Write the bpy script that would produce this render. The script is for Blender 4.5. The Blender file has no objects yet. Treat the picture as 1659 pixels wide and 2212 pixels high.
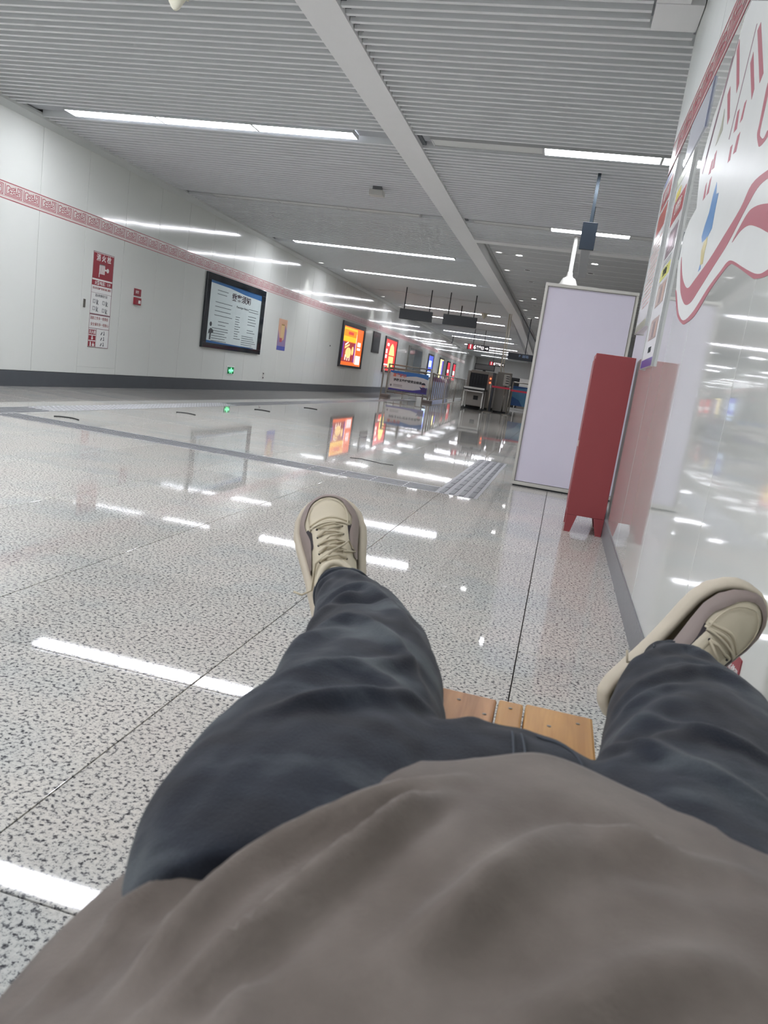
import bpy, bmesh, math, random
import numpy as np
from mathutils import Vector, Matrix, noise
random.seed(7)
C = bpy.context.scene.collection
sc = bpy.context.scene

# ------------------------------------------------------------ camera, world, exposure
CAMH = 0.90
F_PX, PITCH, YAW, ROLL = 1648.44, -0.182446, -0.206414, -0.144273
def cam_axes():
    cy, sy = math.cos(YAW), math.sin(YAW)
    fwd = Vector((sy*math.cos(PITCH), cy*math.cos(PITCH), math.sin(PITCH)))
    rt = Vector((cy, -sy, 0)); dn = fwd.cross(rt)
    cr, sr = math.cos(ROLL), math.sin(ROLL)
    return cr*rt + sr*dn, -sr*rt + cr*dn, fwd
_r, _d, _f = cam_axes()
cam_data = bpy.data.cameras.new('camera')
cam = bpy.data.objects.new('camera', cam_data); C.objects.link(cam)
m3 = Matrix((_r, -_d, -_f)).transposed()
cam.matrix_world = Matrix.Translation((0, 0, CAMH)) @ m3.to_4x4()
cam_data.sensor_fit = 'HORIZONTAL'; cam_data.sensor_width = 36.0
cam_data.lens = F_PX*36.0/1659
cam_data.clip_start = 0.02; cam_data.clip_end = 300
cam_data.dof.use_dof = True
cam_data.dof.focus_distance = 5.0
cam_data.dof.aperture_fstop = 15.0
sc.camera = cam
sc.view_settings.view_transform = 'Standard'
sc.view_settings.look = 'None'
sc.view_settings.gamma = 1.0
sc.cycles.diffuse_bounces = 5; sc.cycles.max_bounces = 10
sc.view_settings.use_curve_mapping = False
sc.view_settings.exposure = 1.42
w = bpy.data.worlds.new('world'); sc.world = w; w.use_nodes = True
w.node_tree.nodes['Background'].inputs[0].default_value = (0.55, 0.57, 0.6, 1)
w.node_tree.nodes['Background'].inputs[1].default_value = 0.15
STRIP = 15.0          # radiance of the lit strip lights
DOWN_W = 45.0         # watts of a lit downlight

# ------------------------------------------------------------ helpers
def lin(c):
    return tuple(((v/255)/12.92 if v/255 <= .04045 else ((v/255+.055)/1.055)**2.4) for v in c) + (1,)
MATS = {}
def mat(name, rgb, rough=0.5, metal=0.0, spec=0.5, emit=0.0, var=0.04, vscale=6.0, bump=0.0, bscale=80.0, coat=0.0, sheen=0.0, alpha=None):
    if name in MATS: return MATS[name]
    m = bpy.data.materials.new(name); m.use_nodes = True
    nt = m.node_tree; b = nt.nodes['Principled BSDF']
    c = lin(rgb)
    b.inputs['Roughness'].default_value = rough; b.inputs['Metallic'].default_value = metal
    b.inputs['Specular IOR Level'].default_value = spec
    b.inputs['Coat Weight'].default_value = coat; b.inputs['Coat Roughness'].default_value = .06
    b.inputs['Sheen Weight'].default_value = sheen
    if emit:
        b.inputs['Emission Color'].default_value = c; b.inputs['Emission Strength'].default_value = emit if emit > 5 else emit*.42
    tc = nt.nodes.new('ShaderNodeNewGeometry')
    n = nt.nodes.new('ShaderNodeTexNoise'); n.inputs['Scale'].default_value = vscale; n.inputs['Detail'].default_value = 3
    nt.links.new(tc.outputs['Position'], n.inputs['Vector'])
    mx = nt.nodes.new('ShaderNodeMix'); mx.data_type = 'RGBA'
    mx.inputs[6].default_value = tuple(x*(1-var) for x in c[:3])+(1,)
    mx.inputs[7].default_value = tuple(min(1, x*(1+var)) for x in c[:3])+(1,)
    nt.links.new(n.outputs['Fac'], mx.inputs[0]); nt.links.new(mx.outputs[2], b.inputs['Base Color'])
    if emit: nt.links.new(mx.outputs[2], b.inputs['Emission Color'])
    if bump:
        n2 = nt.nodes.new('ShaderNodeTexNoise'); n2.inputs['Scale'].default_value = bscale; n2.inputs['Detail'].default_value = 2
        nt.links.new(tc.outputs['Position'], n2.inputs['Vector'])
        bp = nt.nodes.new('ShaderNodeBump'); bp.inputs['Strength'].default_value = 1.0; bp.inputs['Distance'].default_value = bump
        nt.links.new(n2.outputs['Fac'], bp.inputs['Height']); nt.links.new(bp.outputs[0], b.inputs['Normal'])
    MATS[name] = m
    return m

def tag(o, label=None, cat=None, group=None, kind=None):
    if label: o['label'] = label
    if cat: o['category'] = cat
    if group: o['group'] = group
    if kind: o['kind'] = kind
    return o
def thing(name, label, cat, loc=(0,0,0), rot=(0,0,0), group=None):
    o = bpy.data.objects.new(name, None); C.objects.link(o)
    o.location = loc; o.rotation_euler = rot; o.empty_display_size = .05
    return tag(o, label, cat, group)

class MB:
    def __init__(s): s.v = []; s.f = []; s.mi = []
    def add(s, vs, fs, mi=0):
        o = len(s.v); s.v += [tuple(v) for v in vs]; s.f += [tuple(i+o for i in f) for f in fs]; s.mi += [mi]*len(fs)
        return s
    def box(s, x0, x1, y0, y1, z0, z1, mi=0, M=None):
        vs = [(x0,y0,z0),(x1,y0,z0),(x1,y1,z0),(x0,y1,z0),(x0,y0,z1),(x1,y0,z1),(x1,y1,z1),(x0,y1,z1)]
        if M: vs = [M @ Vector(v) for v in vs]
        return s.add(vs, [(0,3,2,1),(4,5,6,7),(0,1,5,4),(1,2,6,5),(2,3,7,6),(3,0,4,7)], mi)
    def prism(s, pts, fn, n0, n1, mi=0):
        """closed outline pts (u,v) extruded from n0 to n1; fn(u,v,n) -> world"""
        k = len(pts)
        a = sum(pts[i][0]*pts[(i+1)%k][1]-pts[(i+1)%k][0]*pts[i][1] for i in range(k))
        if a < 0: pts = pts[::-1]
        vs = [fn(u,v,n0) for u,v in pts]+[fn(u,v,n1) for u,v in pts]
        fs = [tuple(range(k-1,-1,-1)), tuple(range(k,2*k))]+[(i,(i+1)%k,k+(i+1)%k,k+i) for i in range(k)]
        return s.add(vs, fs, mi)
    def tube(s, pts, r, seg=10, mi=0, closed=False):
        pts = [Vector(p) for p in pts]; n = len(pts)
        rs = r if isinstance(r, (list, tuple)) else [r]*n
        up = None; vs = []
        for i, p in enumerate(pts):
            if closed: t = (pts[(i+1)%n]-pts[i-1])
            else: t = (pts[min(i+1,n-1)]-pts[max(i-1,0)])
            t.normalize()
            if up is None: up = Vector((0,0,1)) if abs(t.z) < .9 else Vector((1,0,0))
            a = t.cross(up).normalized(); b = a.cross(t).normalized(); up = b
            for k in range(seg):
                q = 2*math.pi*k/seg
                vs.append(p + rs[i]*(math.cos(q)*a+math.sin(q)*b))
        fs = []
        for i in range(n if closed else n-1):
            for k in range(seg):
                j = (i+1)%n
                fs.append((i*seg+k, i*seg+(k+1)%seg, j*seg+(k+1)%seg, j*seg+k))
        if not closed: fs += [tuple(range(seg-1,-1,-1)), tuple((n-1)*seg+k for k in range(seg))]
        return s.add(vs, fs, mi)
    def lathe(s, prof, c=(0,0,0), seg=24, mi=0):
        vs = []; n = len(prof)
        for r, z in prof:
            for k in range(seg):
                q = 2*math.pi*k/seg; vs.append((c[0]+r*math.cos(q), c[1]+r*math.sin(q), c[2]+z))
        fs = [(i*seg+k, i*seg+(k+1)%seg, (i+1)*seg+(k+1)%seg, (i+1)*seg+k) for i in range(n-1) for k in range(seg)]
        fs += [tuple(range(seg-1,-1,-1)), tuple((n-1)*seg+k for k in range(seg))]
        return s.add(vs, fs, mi)
    def grid(s, G, mi=0, closed_v=False, closed_u=False):
        nu = len(G); nv = len(G[0]); vs = [p for r_ in G for p in r_]
        fs = [(i*nv+j, ((i+1)%nu)*nv+j, ((i+1)%nu)*nv+(j+1)%nv, i*nv+(j+1)%nv) for i in range(nu if closed_u else nu-1) for j in range(nv if closed_v else nv-1)]
        return s.add(vs, fs, mi)
    def mesh(s, name, mats, smooth=False, bevel=0.0, fix=True, angle=None):
        me = bpy.data.meshes.new(name); me.from_pydata([tuple(v) for v in s.v], [], s.f)
        for m in (mats if isinstance(mats, (list, tuple)) else [mats]): me.materials.append(m)
        me.polygons.foreach_set('material_index', s.mi)
        if fix or bevel:
            bm = bmesh.new(); bm.from_mesh(me)
            if bevel:
                bmesh.ops.bevel(bm, geom=[e for e in bm.edges if e.is_manifold and e.calc_face_angle(0) > .6], offset=bevel, segments=2, affect='EDGES', profile=.6)
            bmesh.ops.recalc_face_normals(bm, faces=bm.faces); bm.to_mesh(me); bm.free()
        if smooth:
            me.polygons.foreach_set('use_smooth', [True]*len(me.polygons))
            if angle: me.set_sharp_from_angle(angle=angle)
        me.update(); return me
    def build(s, name, mats, parent=None, smooth=False, bevel=0.0, fix=True, angle=None, loc=None):
        me = s.mesh(name, mats, smooth, bevel, fix, angle)
        o = bpy.data.objects.new(name, me); C.objects.link(o)
        if loc: o.location = loc
        if parent: o.parent = parent
        return o
def kid(name, me, parent, loc=(0,0,0), rot=None):
    o = bpy.data.objects.new(name, me); C.objects.link(o); o.location = loc
    if rot: o.rotation_euler = rot
    o.parent = parent; return o
def copy_tree(o, parent=None):
    c = o.copy(); C.objects.link(c); c.parent = parent
    for ch in o.children: copy_tree(ch, c)
    return c
def text_mesh(s, size, bold=0.0, depth=0.0008, align='CENTER', sx=1.0):
    cu = bpy.data.curves.new('lettering', 'FONT'); cu.body = s; cu.size = size; cu.extrude = depth; cu.offset = bold
    cu.align_x = align; cu.align_y = 'CENTER'; cu.resolution_u = 2
    ob = bpy.data.objects.new('lettering', cu); C.objects.link(ob)
    dg = bpy.context.evaluated_depsgraph_get(); dg.update()
    me = bpy.data.meshes.new_from_object(ob.evaluated_get(dg))
    C.objects.unlink(ob); bpy.data.objects.remove(ob)
    if sx != 1.0:
        for v in me.vertices: v.co.x *= sx
    return me
ROTL = (math.pi/2, 0, math.pi/2)      # reads on the left wall
ROTF = (math.pi/2, 0, 0)              # reads facing the viewer
ROTR = (math.pi/2, 0, -math.pi/2)     # reads on the right wall
def lettering(s, size, m, parent, loc, rot, bold=0.0, align='CENTER', sx=1.0, name='lettering'):
    me = text_mesh(s, size, bold, align=align, sx=sx); me.materials.clear(); me.materials.append(m)
    return kid(name, me, parent, loc, rot)

XL, XR, CZ = -7.03, 0.412, 3.38
def shear(y): return -0.035*max(0.0, y-28)
def fL(u, v, n): return (XL+shear(u)+n, u, v)
def fR(u, v, n): return (XR-n, u, v)
def fF(y): return lambda u, v, n: (u, y-n, v)
def rect(u0, u1, v0, v1): return [(u0,v0),(u1,v0),(u1,v1),(u0,v1)]

# ------------------------------------------------------------ materials
def speckle_floor():
    m = bpy.data.materials.new('polished_granite'); m.use_nodes = True; nt = m.node_tree; b = nt.nodes['Principled BSDF']
    g = nt.nodes.new('ShaderNodeNewGeometry'); L = nt.links
    def nz(scale, det, rough=.6):
        n = nt.nodes.new('ShaderNodeTexNoise'); n.inputs['Scale'].default_value = scale; n.inputs['Detail'].default_value = det; n.inputs['Roughness'].default_value = rough
        L.new(g.outputs['Position'], n.inputs['Vector']); return n
    def ramp(src, pts):
        r = nt.nodes.new('ShaderNodeValToRGB'); e = r.color_ramp.elements
        while len(e) < len(pts): e.new(.5)
        for i, (p, c) in enumerate(pts): e[i].position = p; e[i].color = lin(c)
        L.new(src, r.inputs[0]); return r
    a = ramp(nz(95, 3).outputs['Fac'], [(0.34,(84,84,88)),(0.42,(150,150,152)),(0.46,(214,213,210)),(0.62,(232,231,227))])
    c = ramp(nz(200, 2).outputs['Fac'], [(0.33,(130,130,134)),(0.41,(236,235,232)),(0.9,(240,239,236))])
    mx = nt.nodes.new('ShaderNodeMix'); mx.data_type = 'RGBA'; mx.blend_type = 'MULTIPLY'; mx.inputs[0].default_value = .75
    L.new(a.outputs[0], mx.inputs[6]); L.new(c.outputs[0], mx.inputs[7])
    # pinkish and greyish drift between stones
    oi = nt.nodes.new('ShaderNodeObjectInfo')
    big = nz(1.7, 3)
    tint = ramp(big.outputs['Fac'], [(0.35,(236,240,240)),(0.5,(250,248,244)),(0.65,(252,247,243))])
    mx2 = nt.nodes.new('ShaderNodeMix'); mx2.data_type = 'RGBA'; mx2.blend_type = 'MULTIPLY'; mx2.inputs[0].default_value = 1
    L.new(mx.outputs[2], mx2.inputs[6]); L.new(tint.outputs[0], mx2.inputs[7])
    hs = nt.nodes.new('ShaderNodeHueSaturation'); mr = nt.nodes.new('ShaderNodeMapRange')
    mr.inputs['To Min'].default_value = .90; mr.inputs['To Max'].default_value = 1.02
    L.new(oi.outputs['Random'], mr.inputs['Value']); L.new(mr.outputs[0], hs.inputs['Value']); L.new(mx2.outputs[2], hs.inputs['Color'])
    L.new(hs.outputs[0], b.inputs['Base Color'])
    b.inputs['Roughness'].default_value = .10; b.inputs['Specular IOR Level'].default_value = .32
    rr = nt.nodes.new('ShaderNodeMapRange'); rr.inputs['To Min'].default_value = .015; rr.inputs['To Max'].default_value = .05
    L.new(nz(2.3, 4).outputs['Fac'], rr.inputs['Value']); L.new(rr.outputs[0], b.inputs['Roughness'])
    return m
M_FLOOR = speckle_floor()
M_GROUT = mat('grout', (88,86,84), .8)
def enamel(name, rgb, rough, wob=.004):
    m = mat(name, rgb, rough, var=.015, vscale=.6)
    nt = m.node_tree; b = nt.nodes['Principled BSDF']; g = nt.nodes.new('ShaderNodeNewGeometry')
    mp = nt.nodes.new('ShaderNodeMapping'); mp.inputs['Scale'].default_value = (1, 1.6, .7)
    nt.links.new(g.outputs['Position'], mp.inputs['Vector'])
    n = nt.nodes.new('ShaderNodeTexNoise'); n.inputs['Scale'].default_value = 1.3; n.inputs['Detail'].default_value = 1
    nt.links.new(mp.outputs[0], n.inputs['Vector'])
    bp = nt.nodes.new('ShaderNodeBump'); bp.inputs['Distance'].default_value = wob; bp.inputs['Strength'].default_value = 1
    nt.links.new(n.outputs['Fac'], bp.inputs['Height']); nt.links.new(bp.outputs[0], b.inputs['Normal'])
    b.inputs['Coat Weight'].default_value = .5; b.inputs['Coat Roughness'].default_value = .03
    nt.links.new(bp.outputs[0], b.inputs['Coat Normal'])
    return m
M_WALL = enamel('white_enamel_panel', (216,219,214), .10)
M_WALLR = enamel('white_glazed_panel', (218,221,216), .05, .0004)
M_DARKGAP = mat('panel_joint', (70,72,72), .8)
M_BASE = mat('grey_granite_skirting', (112,113,116), .35, var=.25, vscale=60)
M_BASEL = mat('dark_grey_skirting', (78,82,86), .3, var=.12, vscale=8)
M_SLAT = mat('ceiling_slat_aluminium', (224,227,228), .45, var=.02)
M_CEILBACK = mat('ceiling_void_board', (190,193,196), .8)
M_BEAM = mat('white_painted_metal', (232,233,233), .45, var=.02)
M_CORN = mat('cornice_metal', (196,200,198), .4, var=.02)
M_RED = mat('frieze_red', (160,62,76), .5)
M_PINK = mat('frieze_pink_ground', (210,202,197), .25)
M_DPINK = mat('decal_rose', (176,90,104), .45)
M_DWHITE = mat('decal_white', (222,225,222), .4)
M_SILVER = mat('brushed_steel', (132,130,124), .32, metal=.85)
M_ALU = mat('satin_aluminium', (196,196,194), .4, metal=.5)
M_BLACK = mat('black_plastic', (16,18,20), .35)
M_DKGREY = mat('dark_grey_metal', (22,26,29), .55)
M_WHITE = mat('white_plastic', (190,189,184), .4)
M_GREEN = mat('exit_green', (60,220,120), .4, emit=1.6)
M_SIGNRED = mat('sign_red', (142,40,52), .45)
M_PAPER = mat('paper_white', (220,221,218), .5)
M_TXT = mat('print_dark', (60,66,70), .6)
M_TXTRED = mat('print_red', (150,70,70), .6)
# ============================================================ SETTING
Y0, Y1 = -8.0, 74.0
# ---- floor
fl = MB().box(-13, 4.2, Y0, Y1+4, -.12, -.021).build('floor', M_GROUT); tag(fl, kind='structure')
TX, TY = .83, .84
tile_me = MB().box(0, TX-.0035, 0, TY-.0035, -.02, 0).mesh('tile', M_FLOOR, bevel=.0012)
nx0, nx1 = -9, 1
for i in range(-9, 1):
    for j in range(-1, 12):
        x = i*TX; y = .95+(j-1)*TY
        if x > XR or x+TX < XL-.1: continue
        if x+TX > XR+.5 : pass
        kid('tile', tile_me, fl, (x, y, 0))
far = MB()
for i in range(-15, 6):
    for j in range(-6, 88):
        if -9 <= i < 1 and -1 <= j < 12: continue
        x = i*TX; y = .95+(j-1)*TY
        if y > Y1+2 or x < XL+shear(y)-1: continue
        far.box(x, x+TX-.0035, y, y+TY-.0035, -.02, 0)
tag(far.build('tile_field', M_FLOOR, fl), kind='stuff')
# ---- tactile paving: bars along the strips, studs on the far one
M_TAC = mat('tactile_grey', (166,167,169), .35, var=.06)
M_TAC2 = mat('tactile_bar', (116,118,122), .3, var=.06)
tac = thing('tactile_strip', 'grey ribbed tactile strip crossing the granite floor with a branch towards the white board', 'tactile paving')
MB().box(-5.05, -.53, 6.02, 6.36, 0, .002).box(-.87, -.53, 6.36, 9.3, 0, .002).build('base_strip', M_TAC, tac)
b = MB()
for k in range(4):
    yy = 6.055+k*.075
    for q in range(15):
        x0 = -5.0+q*.276
        b.box(x0, x0+.262, yy, yy+.035, .002, .006)
tag(b.build('guide_bar', M_TAC2, tac, bevel=.0012), kind='stuff')
b = MB()
for k in range(4):
    xx = -.84+k*.08
    for q in range(10): b.box(xx, xx+.04, 6.05+q*.325, 6.05+q*.325+.31, .002, .006)
tag(b.build('guide_bar', M_TAC2, tac), kind='stuff')
tac2 = thing('tactile_strip', 'long grey tactile strip with raised studs running along the left wall', 'tactile paving')
MB().box(-5.38, -5.05, 4.6, 27, 0, .002).build('base_strip', M_TAC, tac2)
b = MB(); d = MB()
for k in range(4): b.box(-5.35+k*.08, -5.31+k*.08, 4.6, 6.9, .002, .006)
for k in range(55):
    for q in range(4): d.lathe([(.014,.002),(.012,.006),(.004,.007)], (-5.34+q*.083, 7.0+k*.083, 0), seg=6)
for k in range(4): b.box(-5.35+k*.08, -5.31+k*.08, 11.6, 27, .002, .006)
tag(b.build('guide_bar', M_TAC2, tac2), kind='stuff'); tag(d.build('stud', mat('stud_pale',(214,216,218),.3), tac2), kind='stuff')
for (x, y), w_ in zip(((-4.64,6.6),(-4.59,8.94),(-4.56,11.4),(-4.52,13.66)), ('nearest the tactile corner','second from the tactile corner','third from the tactile corner','farthest from the tactile corner')):
    pts = [(x-.12+.24*t, y+.05*math.sin(math.pi*t)-(.04 if t < .1 else 0), .0035) for t in [i/10 for i in range(11)]]
    tag(MB().tube(pts, .008, 6).build('floor_mark', M_DKGREY, smooth=True), 'small dark curved floor mark '+w_, 'floor mark', 'curved marks along the left lane')
tag(MB().tube([(-1.95,7.3,.003),(-1.85,7.36,.003),(-1.7,7.30,.003),(-1.62,7.25,.003),(-1.5,7.28,.003)], .003, 6).build('loose_thread', M_DKGREY), 'thin dark loose thread lying on the floor beyond the tactile strip', 'thread')

# ---- walls
wl = MB()
ys = [Y0, 28, Y1]
for a, c in zip(ys[:-1], ys[1:]):
    P = [(XL-.3+shear(a),a),(XL-.035+shear(a),a),(XL-.035+shear(c),c),(XL-.3+shear(c),c)]
    wl.prism(P, lambda u,v,n: (u,v,n), 0, 3.75)
wl = wl.build('wall_left', M_DARKGAP); tag(wl, kind='structure')
def panelbox(y0, y1, z0, z1):
    return MB().prism(rect(y0+.003, y1-.003, z0, z1), fL, -.034, 0)
k = -4
y = 9.13-13
while y < 34:
    if abs(y-10.13) < .01:                       # hydrant door bay: door leaf and fixed top
        panelbox(y, y+1, 2.288, 3.33).build('panel', M_WALL, wl, bevel=.002)
        MB().prism([(y+.003,.21),(y+.003,.307),(y+.997,.307),(y+.997,.21)], fL, -.034, 0).build('panel', M_WALL, wl)
        dr = MB().prism(rect(y+.003, y+.990, .308, 2.286), fL, -.034, .002).build('hydrant_door', M_WALL, wl, bevel=.002)
        lk = MB().prism(rect(10.15+.03, 10.15+.075, 1.17, 1.29), fL, .002, .012).build('lock', M_SILVER, dr, bevel=.003)
    else:
        panelbox(y, y+1, .21, 3.33).build('panel', M_WALL, wl, bevel=.002)
    y += 1.0
b = MB()
while y < Y1-1: b.prism(rect(y+.003, y+.997, .21, 3.33), fL, -.034, 0); y += 1.0
tag(b.build('panel_run', M_WALL, wl), kind='stuff')
# frieze: pink ground with red lines and a key-fret motif, on both walls
def stroke(b, pts, w_, fn, n0, n1):
    for (a, c) in zip(pts[:-1], pts[1:]):
        du, dv = c[0]-a[0], c[1]-a[1]; l = math.hypot(du, dv)
        if l < 1e-6: continue
        tu, tv = du/l*w_/2, dv/l*w_/2; pu, pv = -tv, tu
        b.prism([(a[0]-tu+pu,a[1]-tv+pv),(a[0]-tu-pu,a[1]-tv-pv),(c[0]+tu-pu,c[1]+tv-pv),(c[0]+tu+pu,c[1]+tv+pv)], fn, n0, n1)
MOT = [ [(.02,.92),(.02,.08),(.98,.08),(.98,.90),(.72,.90),(.72,.55),(.80,.50),(.84,.62)],
        [(.10,.80),(.10,.20),(.90,.20),(.90,.78),(.80,.78)],
        [(.10,.80),(.22,.86),(.34,.72),(.52,.80),(.60,.70),(.48,.62),(.26,.62),(.22,.50),(.34,.42),(.30,.34),(.22,.30)],
        [(.60,.88),(.60,.46),(.46,.50),(.40,.40),(.50,.30),(.66,.34),(.72,.40)],
        [(.66,.55),(.66,.42),(.80,.38),(.80,.30)] ]
def frieze(fn, u0, u1, z0, z1, parent, mot_end):
    h = z1-z0
    MB().prism(rect(u0, u1, z0, z1), fn, 0, .0008).build('frieze_ground', M_PINK, parent)
    r = MB()
    for za, zb in ((z0-.004, z0+.006), (z1-.006, z1+.004), (z0+.030, z0+.034)):
        u = u0
        while u < u1: r.prism(rect(u, min(u+2, u1), za, zb), fn, .0008, .002); u += 2
    u = u0
    while u < mot_end:
        for s_ in MOT: stroke(r, [(u+.015+a*.31, z0+.035+c*(h-.05)) for a, c in s_], .009, fn, .0008, .0016)
        u += 1/3
    tag(r.build('frieze_pattern', M_RED, parent, fix=False), kind='stuff')
frieze(fL, 3.13, 28, 2.285, 2.48, wl, 27.9)
frieze(fL, 28, 62, 2.285, 2.48, wl, 45)
# skirtings and cornice
def runL(name, prof, m, kind='structure', bevel=0):
    b = MB()
    for a, c in ((Y0, 28), (28, Y1)):
        vs = [(XL+shear(a)+p, a, q) for p, q in prof]+[(XL+shear(c)+p, c, q) for p, q in prof]; n = len(prof)
        b.add(vs, [tuple(range(n)), tuple(range(2*n-1, n-1, -1))]+[(i, n+i, n+(i+1)%n, (i+1)%n) for i in range(n)])
    return tag(b.build(name, m), kind=kind)
runL('baseboard_left', [(-.033,0),(.012,0),(.012,.205),(-.033,.205)], M_BASEL)
runL('trim_1', [(-.033,3.31),(.012,3.31),(.11,3.36),(.125,3.395),(.125,3.42),(-.033,3.42)], M_CORN)
# right wall block with glossy panels; its corner stands just behind the red cabinet
YC = 5.93
M_TOPP = mat('satin_top_panel', (216,220,217), .42)
wr = MB().box(XR+.03, 3.6, Y0, YC-.03, 0, 4.0).build('wall_right', M_DARKGAP); tag(wr, kind='structure')
seams = [Y0, -5.1, -3.03, -2.0, -.97, .06, 1.1, 2.15, 3.2, 4.25, YC]
for a, c in zip(seams[:-1], seams[1:]):
    z1 = 3.75
    if c == YC:
        pts = [(XR, a+.003)]+[(XR+.10-.10*math.cos(t), YC-.10+.10*math.sin(t)) for t in [i*math.pi/16 for i in range(9)]]+[(XR+.10, YC-.03),(XR+.03, YC-.03),(XR+.03, a+.003)]
        MB().prism(pts, lambda u,v,n: (u,v,n), .125, 2.665).build('panel', M_WALLR, wr, smooth=True, angle=.5); MB().prism(pts, lambda u,v,n: (u,v,n), 2.668, z1).build('top_panel', M_TOPP, wr, smooth=True, angle=.5)
    else:
        MB().prism(rect(a+.0015, c-.0015, .125, 2.665), fR, -.029, 0).build('panel', M_WALLR, wr, bevel=.0012); MB().prism(rect(a+.0015, c-.0015, 2.668, z1), fR, -.029, 0).build('top_panel', M_TOPP, wr, bevel=.0012)
MB().box(XR+.10, 3.6, YC-.03, YC, .125, 3.75).build('end_panel', M_WALLR, wr)
tag(MB().box(XR-.006, XR+.03, Y0, YC+.012, 0, .124).box(XR-.006, 3.6, YC-.02, YC+.012, 0, .124).build('baseboard_right', M_BASE), kind='structure')
frieze(fR, Y0+.2, YC-.1, 2.47, 2.66, wr, YC-.5)
M_SIDE = mat('grey_white_far_wall', (206,206,204), .4)
tag(MB().box(3.6, 3.8, YC, Y1, 0, 4.0).build('wall_side', M_SIDE), kind='structure')
tag(MB().box(-13, 3.8, Y1, Y1+.2, 0, 4.0).build('wall_far', M_SIDE), kind='structure')
tag(MB().box(-7.3, 3.6, Y0-.2, Y0, 0, 4.0).build('wall_back', M_SIDE), kind='structure')
# ---- ceiling: board above the slats, slats, beams
ce = MB().box(-13, -2.04, Y0, Y1, CZ+.10, CZ+.16).box(-2.34, 3.8, Y0, 14.2, CZ+.10, CZ+.16).box(-2.34, 3.8, 14.2, Y1, 3.64, 3.72).build('ceiling', M_CEILBACK)
tag(ce, kind='structure')
def slat_mesh(x0, x1):      # an open U: lower face with two upstands
    b = MB(); y = .018
    b.box(x0, x1, -y, y, 0, .004).box(x0, x1, -y, -y+.0025, .004, .075).box(x0, x1, y-.0025, y, .004, .075)
    return b
rowsL = [-7.4, -3.4, .62, 4.68, 8.70, 12.62, 16.63, 20.63, 24.63, 28.85, 32.8, 36.9, 41.05, 45.15, 49.1, 53.1, 57.1, 61.1, 65.1, 69.1]  # rows overhead and behind the camera are unseen, added for illumination
litL = {-7.4:1, -3.4:1, .62:1, 4.68:1, 8.70:1, 12.62:0, 16.63:1, 20.63:1, 24.63:0, 28.85:1, 32.8:1, 36.9:0, 41.05:1, 45.15:1, 49.1:0, 53.1:1, 57.1:1, 61.1:1, 65.1:0, 69.1:1}
sl_l = slat_mesh(XL+.126, -2.35).mesh('slat', M_SLAT, fix=False)
sl_r = slat_mesh(-2.03, 3.55).mesh('slat', M_SLAT, fix=False)
sl_rn = slat_mesh(-2.03, .10).mesh('slat', M_SLAT, fix=False)
sl_rm = slat_mesh(-2.03, XR-.01).mesh('slat', M_SLAT, fix=False)
nL = nR = 0
farb = MB()
y = 3.66
def near_row(y, rows): return any(abs(y-r_) < .15 for r_ in rows)
rowsR = [-3.4, .62, 4.68, 8.70, 12.62]
while y < 74:
    if not near_row(y, rowsL):
        if y < 28: kid('slat', sl_l, ce, (0, y, CZ)); nL += 1
        else:
            x0 = XL+.05+shear(y); x1 = -2.35+shear(y)*.95
            farb.box(x0, x1, y-.018, y+.018, CZ, CZ+.07)
    if y < 14.0 and not near_row(y, rowsR):
        kid('slat', sl_rn if y < 5.80 else (sl_rm if y < YC+.03 else sl_r), ce, (0, y, CZ)); nR += 1
    y += .12
y = 3.54
while y > Y0+.05:
    if not near_row(y, rowsL):
        farb.box(XL+.05, -2.35, y-.018, y+.018, CZ, CZ+.07); farb.box(-2.03, .10, y-.018, y+.018, CZ, CZ+.07)
    y -= .12
tag(farb.build('slat_field', M_SLAT, ce, fix=False), kind='stuff')
# recessed channel faces in the light rows
b = MB()
for r_ in rowsL:
    if r_ > 30: b.box(XL+.06+shear(r_), -2.36+shear(r_), r_-.13, r_+.13, CZ+.05, CZ+.09)
    else: b.box(XL+.06, -2.36, r_-.125, r_+.125, CZ+.05, CZ+.09)
for r_ in rowsR: b.box(-2.03, .1 if r_ < 5 else 3.5, r_-.125, r_+.125, CZ+.045, CZ+.09)
b.build('light_channel', mat('channel_grey', (168,172,176), .6), ce)
# soffit panels by the right wall
b = MB().box(.115, XR-.005, 5.44, 5.80, CZ-.015, CZ+.06).build('soffit_panel', M_BEAM, ce, bevel=.003)
b = MB().box(.115, .32, Y0+.1, 5.43, CZ-.015, CZ+.06).build('soffit_panel', M_BEAM, ce, bevel=.003)
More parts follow.
